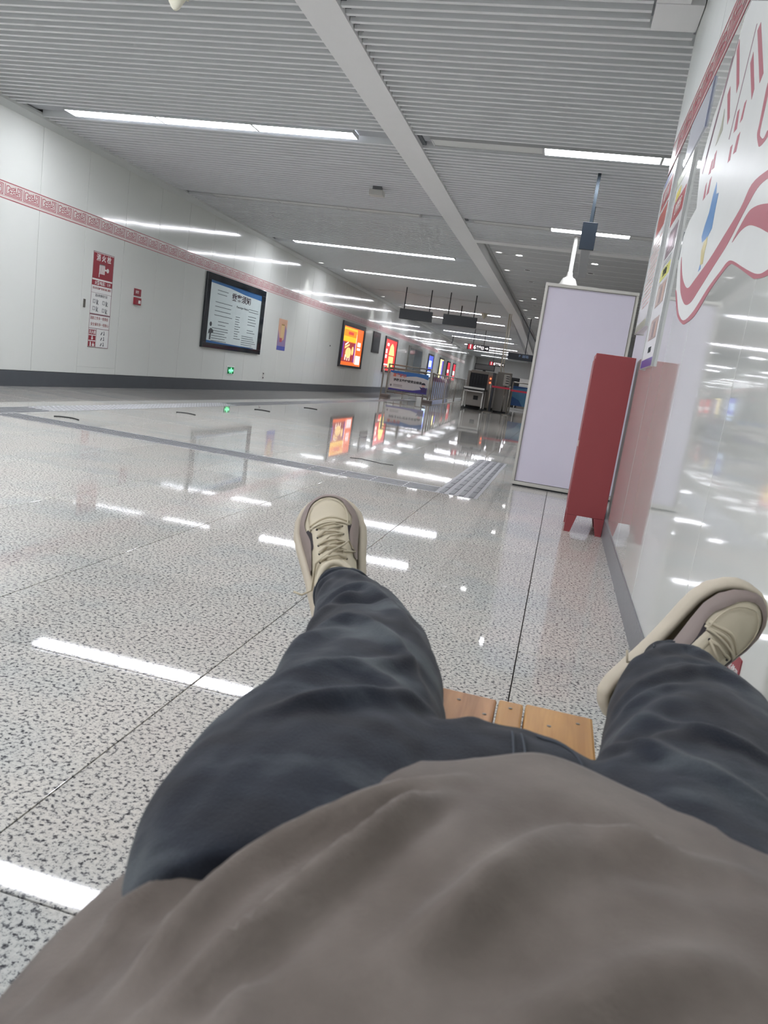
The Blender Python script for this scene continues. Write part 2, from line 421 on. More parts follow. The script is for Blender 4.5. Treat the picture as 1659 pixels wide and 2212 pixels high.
# wide ceiling planks of the deeper bay
y = 14.55; plank_me = MB().box(-2.0, 3.58, 0, .60, 3.565, 3.60).mesh('plank', mat('ceiling_plank', (186,188,190), .5), bevel=.004)
lip_me = MB().box(-2.0, 3.58, -.05, -.01, 3.56, 3.61).mesh('plank_rib', mat('plank_rib', (224,226,226), .4))
while y < 44:
    kid('plank', plank_me, ce, (0, y, 0)); kid('plank_rib', lip_me, ce, (0, y, 0)); y += .66
b = MB()
while y < Y1: b.box(-2.0, 3.58, y, y+.60, 3.565, 3.60); y += .66
tag(b.build('plank_field', MATS['ceiling_plank'], ce), kind='stuff')
def beam(name, x0, x1, z0):
    b = MB()
    for a, c in ((Y0, 28), (28, Y1)):
        sa, sb = shear(a)*.65, shear(c)*.65
        vs = [(x0+sa,a,z0),(x1+sa,a,z0),(x1+sa,a,3.75),(x0+sa,a,3.75),(x0+sb,c,z0),(x1+sb,c,z0),(x1+sb,c,3.75),(x0+sb,c,3.75)]
        b.add(vs, [(0,1,2,3),(7,6,5,4),(0,4,5,1),(1,5,6,2),(2,6,7,3),(3,7,4,0)])
    return tag(b.build(name, M_BEAM), kind='structure')
beam('trim_2', -2.35, -2.035, 3.365)
tag(MB().box(-2.034, -1.99, Y0, 14.1, CZ+.03, CZ+.09).build('trim_3', mat('beam_edge_channel',(96,100,104),.6)), kind='structure')
tag(MB().box(-2.034, 3.58, 14.05, 14.32, 3.36, 3.66).build('trim_4', M_BEAM), kind='structure')
tag(MB().box(-2.02, -1.96, 14.33, Y1, 3.55, 3.62).build('trim_5', mat('ledge_metal',(170,172,172),.4)), kind='structure')

# ============================================================ LIGHTS OF THE HALL
M_ON = mat('lit_diffuser', (246,247,255), .5, emit=STRIP, var=.005)
M_OFF = mat('unlit_diffuser', (206,208,206), .4)
M_HOUS = mat('light_housing', (190,192,192), .45)
M_END = mat('housing_end', (90,94,98), .5)
hous = MB().box(-.603, -.589, -.112, .112, 0, .045).box(.589, .603, -.112, .112, 0, .045).box(-.605, .605, -.118, -.112, -.002, .045).box(-.605, .605, .112, .118, -.002, .045).mesh('housing', M_HOUS)
dif_on = MB().box(-.588, .588, -.111, .111, .003, .02).mesh('diffuser', M_ON)
dif_off = MB().box(-.597, .597, -.111, .111, .006, .02).mesh('diffuser', M_OFF)
ORD = ['first','second','third','fourth','fifth','sixth','seventh','eighth','ninth','tenth','eleventh','twelfth','thirteenth','fourteenth','fifteenth','sixteenth','seventeenth','eighteenth','nineteenth','twentieth']
COLW = ['wall-side','middle','beam-side']
def strip_light(x, y, lit, label):
    t = thing('strip_light', label, 'ceiling light', (x, y, CZ), group='strip lights in the slatted ceiling')
    kid('housing', hous, t); kid('diffuser', dif_on if lit else dif_off, t)
for ri, r_ in enumerate(rowsL):
    for k in range(3):
        x = -5.77+k*1.207+shear(r_)
        lit = litL[r_]
        strip_light(x, r_, lit, f'{"lit white" if lit else "unlit pale"} strip light, {COLW[k]} one of the {ORD[ri]} row left of the beam')
for r_, st in ((-3.4,(1,)), (.62,(1,)), (4.68,(1,)), (8.70,(0,1,1,1)), (12.62,(0,1,0,0))):  # rows of a single strip are unseen, added lit to brighten the foreground
    for k, lit in enumerate(st):
        strip_light(-1.28+k*1.207, r_, lit, f'{"lit white" if lit else "unlit pale"} strip light, {ORD[k]} from the beam in the {ORD[rowsR.index(r_)]} row right of it')
# downlights
dn_me = MB().lathe([(.085,0),(.085,-.006),(.068,-.004),(.062,.03),(.062,.034)], seg=20).mesh('trim_ring', M_BEAM, smooth=True, angle=.5)
dl_on = MB().lathe([(.0605,0),(.0605,-.003),(.02,-.006)], seg=16).mesh('lamp_face', mat('downlight_lit',(255,252,250),.4,emit=9))
dl_deep = MB().lathe([(.0605,0),(.0605,-.003),(.02,-.004)], seg=16).mesh('lamp_face', mat('downlight_deep',(255,252,250),.4,emit=1.2))
dl_off = MB().lathe([(.0605,0),(.0605,-.003),(.02,-.004)], seg=16).mesh('lamp_face', mat('downlight_dark',(40,42,44),.5))
def downlight(x, y, z, lit, label, watts=None):
    t = thing('downlight', label, 'ceiling light', (x, y, z), group='round downlights')
    kid('trim_ring', dn_me, t); kid('lamp_face', (dl_deep if watts else dl_on) if lit else dl_off, t)
    if lit:
        ld = bpy.data.lights.new('downlight_lamp', 'SPOT'); ld.energy = watts or DOWN_W; ld.spot_size = math.radians(75); ld.spot_blend = .6; ld.shadow_soft_size = .05
        lo = bpy.data.objects.new('lamp', ld); C.objects.link(lo); lo.parent = t; lo.location = (0,0,-.012)
for i, (x, y, lit) in enumerate(((-1.41,16.4,1),(-1.33,18.25,0),(-1.33,20.1,0),(-1.38,21.8,0),(-1.40,23.65,1),(-1.44,25.5,0),(-1.52,29.4,1),(-1.55,33,0))):
    downlight(x, y, 3.565, lit, f'{"lit" if lit else "dark"} round downlight, {ORD[i]} along the plank ceiling beside the beam')
for i, (x, y, lit) in enumerate(((.105,16.45,1),(.06,17.7,0),(.1,20,0))):
    downlight(x, y, 3.565, lit, f'{"lit" if lit else "dark"} round downlight, {ORD[i]} above the white board')
for i, y in enumerate((19.7, 26.7, 29.9, 36, 39, 44.5)):
    downlight(XL+.30+shear(y), y, CZ, 1, f'lit round downlight close to the left wall, {ORD[i]} along it', 20)
for i, y in enumerate((16.3, 18.6, 24.5, 27.2, 30.1)):
    downlight(-1.82, y, 3.565, 1, f'lit round downlight hard against the right side of the beam, {ORD[i]} along it', 18)
# ============================================================ THINGS ON THE LEFT WALL
def plate(parent, name, m, u0, u1, v0, v1, n0, n1, fn=fL, bevel=0):
    return MB().prism(rect(u0, u1, v0, v1), fn, n0, n1).build(name, m, parent, bevel=bevel)
XW = XL
# hydrant instruction sign
HS = thing('fire_hydrant_sign', 'tall red and white fire hydrant instruction sign on the left wall door panel', 'sign', (0,0,0))
u0, u1, v0, v1 = 10.345, 10.875, .607, 2.0; W_, H_ = u1-u0, v1-v0
def hv(t): return v1-t*H_
plate(HS, 'sign_board', M_PAPER, u0, u1, v0, v1, .002, .006)
b = MB()
for a, c, d, e in ((u0,u1,v0,v0+.008),(u0,u1,v1-.008,v1),(u0,u0+.007,v0,v1),(u1-.007,u1,v0,v1)): b.prism(rect(a,c,d,e), fL, .006, .008)
b.prism(rect(u0,u1,hv(.655),hv(.64)), fL, .006, .0075); b.prism(rect(u0,u1,hv(.80),hv(.795)), fL, .006, .0075); b.prism(rect(u0+.20,u0+.206,v0,hv(.80)), fL, .006, .0075); b.prism(rect(u0,u1,hv(.425),hv(.422)), fL,.006,.0075)
b.build('border', mat('sign_border',(120,84,90),.5), HS)
for r_ in (rect(u0+.012,u1-.012,hv(.275),hv(.012)), rect(u0+.006,u1-.006,hv(.345),hv(.292)), rect(u0+.015,u0+.19,hv(.865),hv(.812)), rect(u0+.015,u0+.19,hv(.925),hv(.875)), rect(u0+.015,u0+.19,hv(.99),hv(.935))):
    MB().prism(r_, fL, .006, .008).build('red_field', M_SIGNRED, HS)
lettering('消 火 栓', .105, M_PAPER, HS, (XW+.0085, (u0+u1)/2, hv(.06)), ROTL, .002)
lettering('火警电话：119', .062, M_PAPER, HS, (XW+.0085, (u0+u1)/2+.01, hv(.32)), ROTL, .001)
lettering('消火栓设施严禁埋压圈占挪用', .036, M_TXTRED, HS, (XW+.007, (u0+u1)/2, hv(.375)), ROTL)
lettering('消火栓使用方法', .045, M_TXT, HS, (XW+.007, (u0+u1)/2, hv(.45)), ROTL)
lettering('消防工作多一份责任', .052, M_TXTRED, HS, (XW+.0078, (u0+u1)/2-.01, hv(.69)), ROTL)
lettering('安全乘车多一份放心', .052, M_TXTRED, HS, (XW+.0078, (u0+u1)/2+.01, hv(.755)), ROTL)
lettering('灭火器', .056, M_PAPER, HS, (XW+.0085, u0+.103, hv(.84)), ROTL, .001)
# hose icon, arrow, extinguisher and flame
b = MB()
cu, cv = (u0+u1)/2-.03, hv(.17)
for k in range(5): b.prism(rect(cu-.07+k*.03, cu-.05+k*.03, cv-.07, cv+.07), fL, .008, .0095)
b.prism(rect(cu-.07, cu+.07, cv+.055, cv+.07), fL, .008, .0095); b.prism(rect(cu+.07, cu+.13, cv-.012, cv+.012), fL, .008, .0095)
b.prism([(cu+.145+.032*math.cos(t*math.pi/6), cv+.032*math.sin(t*math.pi/6)) for t in range(12)], fL, .008, .0095)
b.prism(rect(cu-.075, cu-.06, cv-.12, cv-.06), fL, .008, .0095)
c = u0+.103; zc = hv(.9)
b.prism([(c-.012,zc+.03),(c+.012,zc+.03),(c+.012,zc-.002),(c+.03,zc-.002),(c,zc-.032),(c-.03,zc-.002),(c-.012,zc-.002)], fL, .008, .0095)
zc = hv(.965)
b.prism([(c-.05,zc-.032),(c-.018,zc-.032),(c-.018,zc+.015),(c-.028,zc+.024),(c-.028,zc+.034),(c-.06,zc+.03),(c-.042,zc+.022),(c-.05,zc+.012)], fL, .008, .0095)
b.prism([(c+.015,zc-.03),(c+.055,zc-.03),(c+.065,zc-.008),(c+.045,zc+.005),(c+.03,zc+.034),(c+.022,zc+.006),(c+.006,zc-.008)], fL, .008, .0095)
tag(b.build('pictogram', M_PAPER, HS), kind='stuff')
b = MB()
for (pu, pv) in ((.14,.515),(.38,.52),(.14,.59),(.38,.60)):
    a, z_ = u0+pu, hv(pv)
    stroke(b, [(a-.07,z_+.03),(a-.07,z_-.02),(a-.02,z_-.02),(a-.02,z_+.03),(a-.07,z_+.03)], .006, fL, .006, .0075)
    stroke(b, [(a+.02,z_+.03),(a+.02,z_-.035)], .012, fL, .006, .0075); stroke(b, [(a+.05,z_+.02),(a+.035,z_-.02),(a+.06,z_-.035)], .01, fL, .006, .0075)
for pv in (.84,.90,.96):
    a, z_ = u0+.37, hv(pv)
    stroke(b, [(a-.04,z_-.02),(a-.02,z_+.01)], .016, fL, .006, .0075); stroke(b, [(a+.03,z_+.025),(a+.04,z_-.02),(a+.02,z_-.02)], .012, fL, .006, .0075)
tag(b.build('instruction_drawing', M_TXT, HS), kind='stuff')
# fire alarm point
FA = thing('fire_alarm_point', 'small red fire alarm button under a red plate beside the hydrant door', 'alarm')
plate(FA, 'label_plate', M_SIGNRED, 11.50, 11.71, 1.50, 1.615, 0, .006)
lettering('报警', .05, M_PAPER, FA, (XW+.0065, 11.59, 1.56), ROTL)
plate(FA, 'call_box', M_SIGNRED, 11.50, 11.67, 1.36, 1.475, 0, .045, bevel=.006)
plate(FA, 'push_plate', M_PAPER, 11.58, 11.64, 1.385, 1.435, .045, .05)
# information display
TV = thing('information_display', 'large black framed notice display with pale text page on left wall', 'display board')
u0, u1, v0, v1 = 13.95, 16.89, .832, 2.262
b = MB(); b.prism(rect(u0,u1,v0,v0+.10), fL, 0, .05).prism(rect(u0,u1,v1-.13,v1), fL, 0, .05).prism(rect(u0,u0+.16,v0+.10,v1-.13), fL, 0, .05).prism(rect(u1-.20,u1,v0+.10,v1-.13), fL, 0, .05)
b.build('frame', mat('gloss_black', (34,40,46), .08, coat=.6), TV, bevel=.004)
pg = plate(TV, 'page', mat('notice_page', (196,208,208), .12, coat=.4, emit=.08), u0+.15, u1-.19, v0+.09, v1-.12, 0, .03)
B_ = MB(); BL = mat('notice_blue', (60,108,160), .2, coat=.5)
a0, a1, t0 = u0+.16, u1-.20, v1-.13
B_.prism([(a0,t0-.045),(a0,t0),(a1,t0),(a1,t0-.12),(a1-.9,t0-.10),(a0+.9,t0-.055)], fL, .03, .032)
B_.prism([(a0,v0+.10),(a0,v0+.15),(a0+.7,v0+.135),(a1-.6,v0+.115),(a1,v0+.10)], fL, .03, .032)
B_.build('blue_band', BL, pg)
lettering('乘客须知', .165, mat('headline_grey',(70,60,66),.4), pg, (XW+.033, 15.62, 1.915), ROTL, .003, sx=1.5)
lettering('Passenger Notice', .06, M_TXT, pg, (XW+.033, 15.72, 1.75), ROTL, 0, sx=1.5)
b = MB(); random.seed(3)
def textblock(ua, ub, va, n, dv, ragged=.35):
    for k in range(n):
        L_ = (ub-ua)*(1-ragged*random.random())
        b.prism(rect(ua, ua+L_, va-k*dv-.011, va-k*dv), fL, .03, .0308)
textblock(14.45, 15.0, 1.98, 2, .07); textblock(14.4, 15.25, 1.75, 4, .085, .2); textblock(14.6, 15.1, 1.38, 2, .07); textblock(14.35, 15.15, 1.24, 6, .05, .25)
textblock(16.05, 16.6, 1.77, 2, .05, .1); textblock(16.05, 16.6, 1.62, 4, .06, .3); textblock(16.05, 16.5, 1.32, 2, .05); textblock(15.8, 16.6, 1.18, 6, .045, .3)
textblock(15.4, 15.75, 1.55, 10, .05, .5)
b.build('small_print', M_TXT, pg, fix=False)
b = MB(); b.prism([(14.28+.05*math.cos(t*math.pi/8), 1.30+.045*math.sin(t*math.pi/8)) for t in range(16)], fL, .03, .032)
b.prism([(14.22,1.18),(14.20,1.10),(14.26,1.13),(14.26,1.0),(14.32,1.0),(14.33,1.12),(14.42,1.14),(14.42,1.18),(14.34,1.22),(14.27,1.22)], fL, .03, .032)
b.build('officer_drawing', M_TXT, pg)
# exit sign, socket, small poster, dark panel
EX = thing('exit_sign', 'low green lit emergency exit sign with running figure and arrows on the left wall', 'exit sign')
plate(EX, 'surround', M_PAPER, 15.28, 15.66, .325, .515, 0, .008)
plate(EX, 'panel', mat('exit_dark', (10,96,56), .3, emit=.5), 15.32, 15.62, .35, .49, .008, .02)
b = MB(); c, z_ = 15.47, .42
b.prism([(c+.014*math.cos(t*math.pi/4)+.005, z_+.048+.014*math.sin(t*math.pi/4)) for t in range(8)], fL, .02, .022)
stroke(b, [(c,z_+.03),(c-.005,z_-.005)], .03, fL, .02, .022); stroke(b, [(c,z_),(c+.03,z_-.025),(c+.03,z_-.055)], .015, fL, .02, .022); stroke(b, [(c-.005,z_),(c-.03,z_-.03),(c-.05,z_-.05)], .015, fL, .02, .022)
stroke(b, [(c-.035,z_+.005),(c,z_+.03),(c+.035,z_+.005)], .012, fL, .02, .022)
for s_ in (-1, 1): b.prism([(c+s_*.12,z_),(c+s_*.08,z_+.035),(c+s_*.08,z_+.012),(c+s_*.05,z_+.012),(c+s_*.05,z_-.012),(c+s_*.08,z_-.012),(c+s_*.08,z_-.035)], fL, .02, .022)
b.build('running_figure', mat('exit_lit', (120,255,170), .4, emit=2.2), EX)
so = thing('wall_socket', 'small white service socket low on the left wall right of the green exit sign', 'socket')
plate(so, 'cover', M_WHITE, 17.27, 17.40, .27, .44, 0, .008, bevel=.002); plate(so, 'slot', M_DKGREY, 17.31, 17.36, .39, .42, .008, .011); plate(so, 'slot', M_DKGREY, 17.31, 17.36, .29, .32, .008, .011)
tag(MB().prism(rect(22.27,22.33,1.35,1.39), fL, 0, .01).build('wall_button', M_DKGREY, bevel=.003), 'tiny dark button on the left wall before the orange advert', 'button')
PO = thing('small_poster', 'narrow orange and violet poster with blue foot right of the notice display', 'poster')
u0, u1, v0, v1 = 17.99, 18.56, 1.005, 1.76
plate(PO, 'paper', mat('poster_tan', (206,164,138), .3), u0, u1, v0, v1, 0, .004)
plate(PO, 'blue_foot', mat('poster_blue', (84,96,176), .3), u0, u1, v0, v0+.10, .004, .005)
b = MB(); b.prism([(u0,v0+.1),(u1,v0+.1),(u1,v0+.5),(u1-.12,v0+.62),(u1-.14,v0+.28),(u0+.25,v0+.2),(u0+.1,v0+.32),(u0,v0+.5)], fL, .004, .005)
b.build('violet_hills', mat('poster_violet', (146,128,166), .3), PO)
b = MB(); b.prism(rect(u0+.18,u1-.18,v0+.26,v1-.12), fL, .005, .006); b.build('yellow_panel', mat('poster_yellow', (214,186,136), .3), PO)
plate(PO, 'heading', mat('poster_gold', (150,120,60), .3), u0+.19, u1-.19, v1-.15, v1-.12, .006, .007)
plate(PO, 'red_spot', mat('poster_red', (176,84,100), .3), u0+.14, u0+.30, v0+.2, v0+.30, .006, .007)
def lightbox(label, cat, ua, ub, va, vb, fr, col, emit, top=.09):
    t = thing('lit_advert', label, cat); b = MB()
    b.prism(rect(ua,ub,va,va+.07), fL, 0, .05).prism(rect(ua,ub,vb-top,vb), fL, 0, .05).prism(rect(ua,ua+fr,va+.07,vb-top), fL, 0, .05).prism(rect(ub-fr,ub,va+.07,vb-top), fL, 0, .05)
    b.build('frame', mat('advert_frame', (48,46,50), .25), t, bevel=.004)
    plate(t, 'lit_face', mat('face_%d_%d_%d' % col, col, .3, emit=emit), ua+fr*.9, ub-fr*.9, va+.065, vb-top*.9, 0, .03)
    return t
OA = lightbox('bright orange lit advert with yellow header box and round yellow figure', 'advert', 23.29, 25.98, .802, 2.222, .16, (236,104,40), 1.0, .14)
def pf(parent, name, col, polys, em=1.0, n=(.03,.033)):
    for p in polys: o = MB().prism(p, fL, *n).build(name, mat('lit_%d_%d_%d' % col, col, .3, emit=em), parent)
    return o
pf(OA, 'yellow_border', (246,190,40), [rect(23.46,25.05,1.62,2.05)])
pf(OA, 'orange_box', (240,140,30), [rect(23.54,24.97,1.78,1.98)], n=(.033,.035))
pf(OA, 'red_badge', (206,60,60), [rect(24.0,24.6,1.84,1.93)], n=(.035,.037))
pf(OA, 'maroon_scene', (150,50,50), [rect(23.5,24.95,.98,1.6)])
pf(OA, 'violet_side', (110,50,150), [rect(23.46,23.62,1.1,1.6), rect(24.86,24.96,.98,1.6)], n=(.033,.035))
circ = lambda cu, cv, ru, rv, n=16: [(cu+ru*math.cos(2*math.pi*k/n), cv+rv*math.sin(2*math.pi*k/n)) for k in range(n)]
pf(OA, 'round_figure', (250,206,130), [circ(24.2,1.27,.33,.17), circ(24.68,1.35,.12,.14), [(23.75,1.45),(24.25,1.56),(24.25,1.50),(23.75,1.38)]], n=(.035,.038))
pf(OA, 'white_stripes', (255,240,220), [[(23.75,1.53),(24.1,1.62),(24.1,1.58),(23.75,1.47)], rect(23.85,23.95,1.03,1.2), rect(24.1,24.18,1.02,1.12), rect(24.35,24.42,1.02,1.15)], n=(.038,.04))
pf(OA, 'white_block', (255,236,236), [rect(25.12,25.7,.93,1.22), rect(25.2,25.6,1.52,1.66), rect(25.2,25.6,1.40,1.48), rect(25.0,25.03,.95,1.9)], n=(.033,.036))
DP = thing('dark_display', 'dark unlit display panel between the orange and the red adverts', 'display board')
plate(DP, 'frame', mat('display_dark', (66,66,68), .2), 27.2, 28.28, 1.46, 2.2, 0, .04, bevel=.004)
plate(DP, 'screen', mat('display_screen', (96,98,100), .12), 27.32, 28.16, 1.54, 2.08, .04, .043)
RA = lightbox('red lit advert with yellow building picture behind the steel barrier', 'advert', 29.36, 31.9, .81, 2.19, .1, (200,56,56), 1.0)
pf(RA, 'yellow_picture', (255,226,130), [rect(30.35,31.35,1.0,1.45), [(30.3,1.5),(31.45,1.5),(31.2,1.85),(30.85,1.97),(30.5,1.85)]], 1.1)
pf(RA, 'white_text', (255,232,226), [rect(29.65,29.95,1.55,1.72), rect(29.65,29.95,1.36,1.50), rect(29.5,30.3,1.08,1.14), rect(29.8,30.2,1.84,1.95)])
GD = thing('glass_doorway', 'silver framed glass doorway in the left wall beyond the red advert', 'door')
plate(GD, 'frame', M_SILVER, 34.9, 39.1, 0.02, 2.15, 0, .05); plate(GD, 'glass', mat('blue_grey_glass', (110,130,142), .08, coat=.5), 36.6, 38.8, .05, 2.05, .05, .06); plate(GD, 'glass', mat('pale_glass', (170,176,176), .08, coat=.5), 35.1, 36.5, .05, 2.05, .05, .06)
A3 = lightbox('blue lit advert far down the left wall', 'advert', 41.5, 43.5, .78, 2.1, .1, (70,84,190), 1.2); pf(A3, 'pale_picture', (190,220,255), [rect(41.9,42.9,1.4,1.75), rect(41.65,43.2,.86,1.15)], 1.3)
A4 = lightbox('pale yellow and violet lit advert far down the left wall', 'advert', 46.4, 48.4, .78, 2.1, .1, (250,232,160), 1.3); pf(A4, 'violet_side', (100,90,190), [rect(47.6,48.3,.86,1.95)], 1)
A5 = lightbox('red lit advert with white text, nearer of the two farthest', 'advert', 50.5, 52.1, .78, 2.05, .08, (206,40,56), 1.2); pf(A5, 'white_text', (255,226,226), [rect(50.7,51.7,1.3,1.5), rect(50.7,51.7,.86,1.1)], 1.2)
A6 = lightbox('red lit advert at the far end of the left wall', 'advert', 54, 55.6, .78, 2.05, .08, (206,40,56), 1.2); pf(A6, 'white_text', (255,226,226), [rect(54.2,55.3,1.2,1.5)], 1.2)

# ============================================================ CEILING-HUNG THINGS
def hung_sign(label, x0, x1, y, z0, z1, rods, m, th=.14, zt=CZ+.09):
    t = thing('hanging_sign', label, 'sign', ((x0+x1)/2, y, z0))
    b = MB().box(x0-(x0+x1)/2, x1-(x0+x1)/2, 0, th, 0, z1-z0).build('sign_box', m, t, bevel=.004)
    for r_ in rods: MB().box(r_-.014-(x0+x1)/2, r_+.014-(x0+x1)/2, th/2-.014, th/2+.014, z1-z0, zt-z0).build('hanger_rod', m, t)
    return t
hung_sign('blank black hanging sign left of its twin over the steel barrier', -5.19, -4.21, 22.85, 2.46, 2.755, (-5.08, -4.31), M_DKGREY)
hung_sign('blank black hanging sign right of its twin, nearer the beam', -3.87, -2.875, 22.85, 2.46, 2.755, (-3.74, -2.98), M_DKGREY)
def num_sign(label, x0, y, z0, w_, h_, zt=CZ):
    t = thing('line_sign', label, 'sign', (x0, y, z0))
    MB().box(0, w_, 0, .12, 0, h_).build('sign_box', mat('sign_black', (34,32,36), .3), t, bevel=.004)
    MB().box(.05, .28, -.004, 0, .02, h_-.02).build('red_field', mat('line_red', (198,48,66), .4, emit=.5), t)
    lm = mat('lit_white', (244,240,240), .4, emit=1.0)
    lettering('1', .26, lm, t, (.165, -.005, h_/2), ROTF, .008); lettering('6', .26, lm, t, (.37, -.005, h_/2), ROTF, .008)
    lettering('号线', .11, lm, t, (.55, -.005, h_*.64), ROTF, .002); lettering('Line 16', .05, lm, t, (.55, -.005, h_*.27), ROTF)
    b = MB(); fn = lambda u, v, n: (u, -.004-n, v); m_ = h_/2
    b.prism([(.86,m_-.02),(.95,m_-.02),(.95,m_-.07),(1.02,m_),(.95,m_+.07),(.95,m_+.02),(.86,m_+.02)], fn, 0, .002)
    stroke(b, [(.69,m_-.06),(.69,m_+.06),(.78,m_+.06),(.78,m_-.06),(.69,m_-.06)], .018, fn, 0, .002); stroke(b, [(.69,m_),(.78,m_)], .014, fn, 0, .002)
    b.build('arrow', lm, t)
    for q in (.27, .78): MB().box(q-.012, q+.012, .05, .075, h_, zt+.09-z0).build('hanger_rod', M_DKGREY, t)
num_sign('black hanging line sign with red 16 field and white arrow, nearer one', -4.91, 37, 2.415, 1.05, .27)
num_sign('black hanging line sign with red 16 field, farther one behind the X-ray machine', -5.28, 52, 2.18, 1.05, .27)
t = hung_sign('dark blue-grey hanging display far right of the beam, lettering dim', -2.38, -1.38, 30, 1.98, 2.225, (-1.75,), mat('display_navy', (24,28,36), .3), .5, 3.56)
lettering('P  出站', .12, mat('dim_text', (120,140,170), .5, emit=.1), t, (.1, -.004, .15), ROTF)
# right-hand sign seen edge-on, parallel to the wall
es = thing('edge_on_sign', 'long hanging sign seen edge-on above the white board, dark end cap', 'sign', (-.07, 9.2, 2.54))
MB().box(-.05, .05, .02, 2.2, .0, .27).build('sign_box', mat('sign_grey_case', (150,152,156), .45), es, bevel=.006)
MB().box(-.078, .085, -.02, .02, -.01, .285).build('end_cap', mat('cap_blue_black', (30,38,46), .3), es, bevel=.004)
MB().box(-.058, -.05, .05, 2.15, .03, .24).build('sign_face', mat('pale_face', (204,206,206), .3), es)
for q in (.14, 1.7): MB().box(-.014, .022, q-.018, q+.018, .27, .93).build('hanger_rod', mat('rod_blue_grey', (60,70,78), .3, metal=.5), es)
cp = thing('pole_camera', 'white flared device on a ceiling pole rising behind the white board', 'camera', (-.27, 13, 2.70))
MB().lathe([(.17,-.14),(.165,-.10),(.10,.04),(.055,.06),(.055,.08)], seg=20).build('flared_housing', M_WHITE, cp, smooth=True, angle=.6)
MB().lathe([(.045,.08),(.045,.13),(.033,.14),(.033,.72)], seg=16).build('pole', M_WHITE, cp, smooth=True, angle=.6)
MB().lathe([(.10,-.14),(.09,-.20),(.05,-.24),(.01,-.25)], seg=20).build('dome', mat('smoked_dome', (24,26,30), .1), cp, smooth=True)
def pendant(x, y, label, s=1):
    t = thing('ceiling_speaker', label, 'speaker', (x, y, CZ), group='conical ceiling speakers')
    MB().lathe([(.13*s,.02),(.125*s,-.01),(.085*s,-.09*s),(.05*s,-.15*s),(.03*s,-.185*s),(.012*s,-.2*s)], seg=20).build('cone', mat('ivory_plastic', (216,214,196), .4), t, smooth=True, angle=.7)
    MB().lathe([(.15*s,.03),(.15*s,0),(.12*s,-.012)], seg=20).build('base_ring', M_WHITE, t, smooth=True, angle=.6)
    for k in range(3):
        a = 2*math.pi*k/3+.5
        MB().tube([(.11*s*math.cos(a),.11*s*math.sin(a),-.02),(.075*s*math.cos(a),.075*s*math.sin(a),-.12*s)], [.022*s,.01*s], 8).build('rib', MATS['ivory_plastic'], t, smooth=True)
pendant(-3.16, 5.41, 'ivory cone speaker under the slats at the top edge, nearest')
pendant(-3.31, 28.25, 'ivory cone speaker far off above the right blank black sign')
dt = thing('smoke_detector', 'white box detector on a grey bracket among the ceiling slats', 'detector', (-3.05, 10.95, CZ))
MB().box(-.06,.06,-.05,.05,-.05,.02).build('bracket', mat('bracket_grey', (110,112,116), .5), dt, bevel=.004)
MB().box(-.10,.10,-.07,.07,-.12,-.045).build('housing', M_WHITE, dt, bevel=.008)
def cctv(x, y, z, label):
    t = thing('security_camera', label, 'camera', (x, y, z))
    MB().box(-.05,.05,-.16,.10,-.05,.05).build('body', M_WHITE, t, bevel=.01); MB().lathe([(.035,0),(.035,.02)], seg=12).build('lens', M_BLACK, t).rotation_euler = (math.pi/2,0,0)
    t.children[-1].location = (0,-.16,0); MB().tube([(0,.05,.05),(0,.05,CZ+.05-z)], .018, 8).build('stem', M_DKGREY, t)
cctv(-3.9, 26.5, 2.78, 'small white security camera hanging between the two blank black signs')
cctv(-6.7, 44, 2.95, 'small dark-stemmed security camera high by the far left wall')

# ============================================================ BARRIERS AND X-RAY MACHINE
BA = thing('banner_barrier', 'steel frame barrier with blue and white banner by the left wall', 'barrier', (-5.25, 26, 0))
M_STL = mat('steel_tube', (150,146,138), .3, metal=.8)
for nm, p in (('top_rail', [(-.75,0,1.12),(.75,0,1.12)]), ('mid_rail', [(-.72,0,1.0),(.72,0,1.0)]), ('low_rail', [(-.72,0,.19),(.72,0,.19)])): MB().tube(p, .024, 10).build(nm, M_STL, BA, smooth=True)
for x in (-.74, .74):
    MB().box(x-.03, x+.03, -.03, .03, .1, 1.14).build('post', M_STL, BA, bevel=.006); MB().box(x-.14, x+.14, -.20, .20, 0, .09).build('foot', mat('foot_block', (112,104,100), .5), BA, bevel=.012)
bn = MB().box(-.67, .67, -.008, 0, .27, .93).build('banner', mat('banner_white', (212,214,216), .4), BA)
fn = lambda u, v, n: (u, -.008-n, v)
MB().prism([(-.67,.93),(.67,.93),(.67,.76),(.5,.80),(.25,.825),(.05,.80),(-.1,.775),(-.35,.80),(-.67,.87)], fn, 0, .002).build('blue_wave', mat('banner_blue', (52,116,190), .4), bn)
MB().prism([(-.67,.27),(.67,.27),(.67,.50),(.5,.42),(.2,.345),(-.2,.325),(-.67,.33)], fn, 0, .002).build('violet_wave', mat('banner_violet', (74,66,150), .4), bn)
lettering('温馨提示', .12, mat('banner_orange', (214,110,84), .5), bn, (-.33, -.0125, .78), ROTF, .004)
lettering('请您主动接受安全检查', .095, M_TXT, bn, (-.03, -.0105, .62), ROTF, .004, sx=1.05)
MB().prism([(-.6+.035*math.cos(k*math.pi/4), .43+.04*math.sin(k*math.pi/4)) for k in range(8)], fn, 0, .002).prism(rect(-.52,-.2,.45,.468), fn, 0, .002).prism(rect(-.52,-.2,.405,.42), fn, 0, .002).build('emblem', mat('emblem_grey', (120,120,124), .5), bn)
MB().prism(circ(.53,.55,.055,.05), fn, .002, .006).build('drawn_face', mat('face_pink', (224,184,180), .5), bn)
MB().prism([(.46,.585),(.60,.585),(.59,.63),(.53,.65),(.47,.63)], fn, .006, .008).prism([(.45,.575),(.61,.575),(.61,.59),(.45,.59)], fn, .008, .009).build('drawn_cap', mat('cap_dark', (40,42,60), .5), bn)
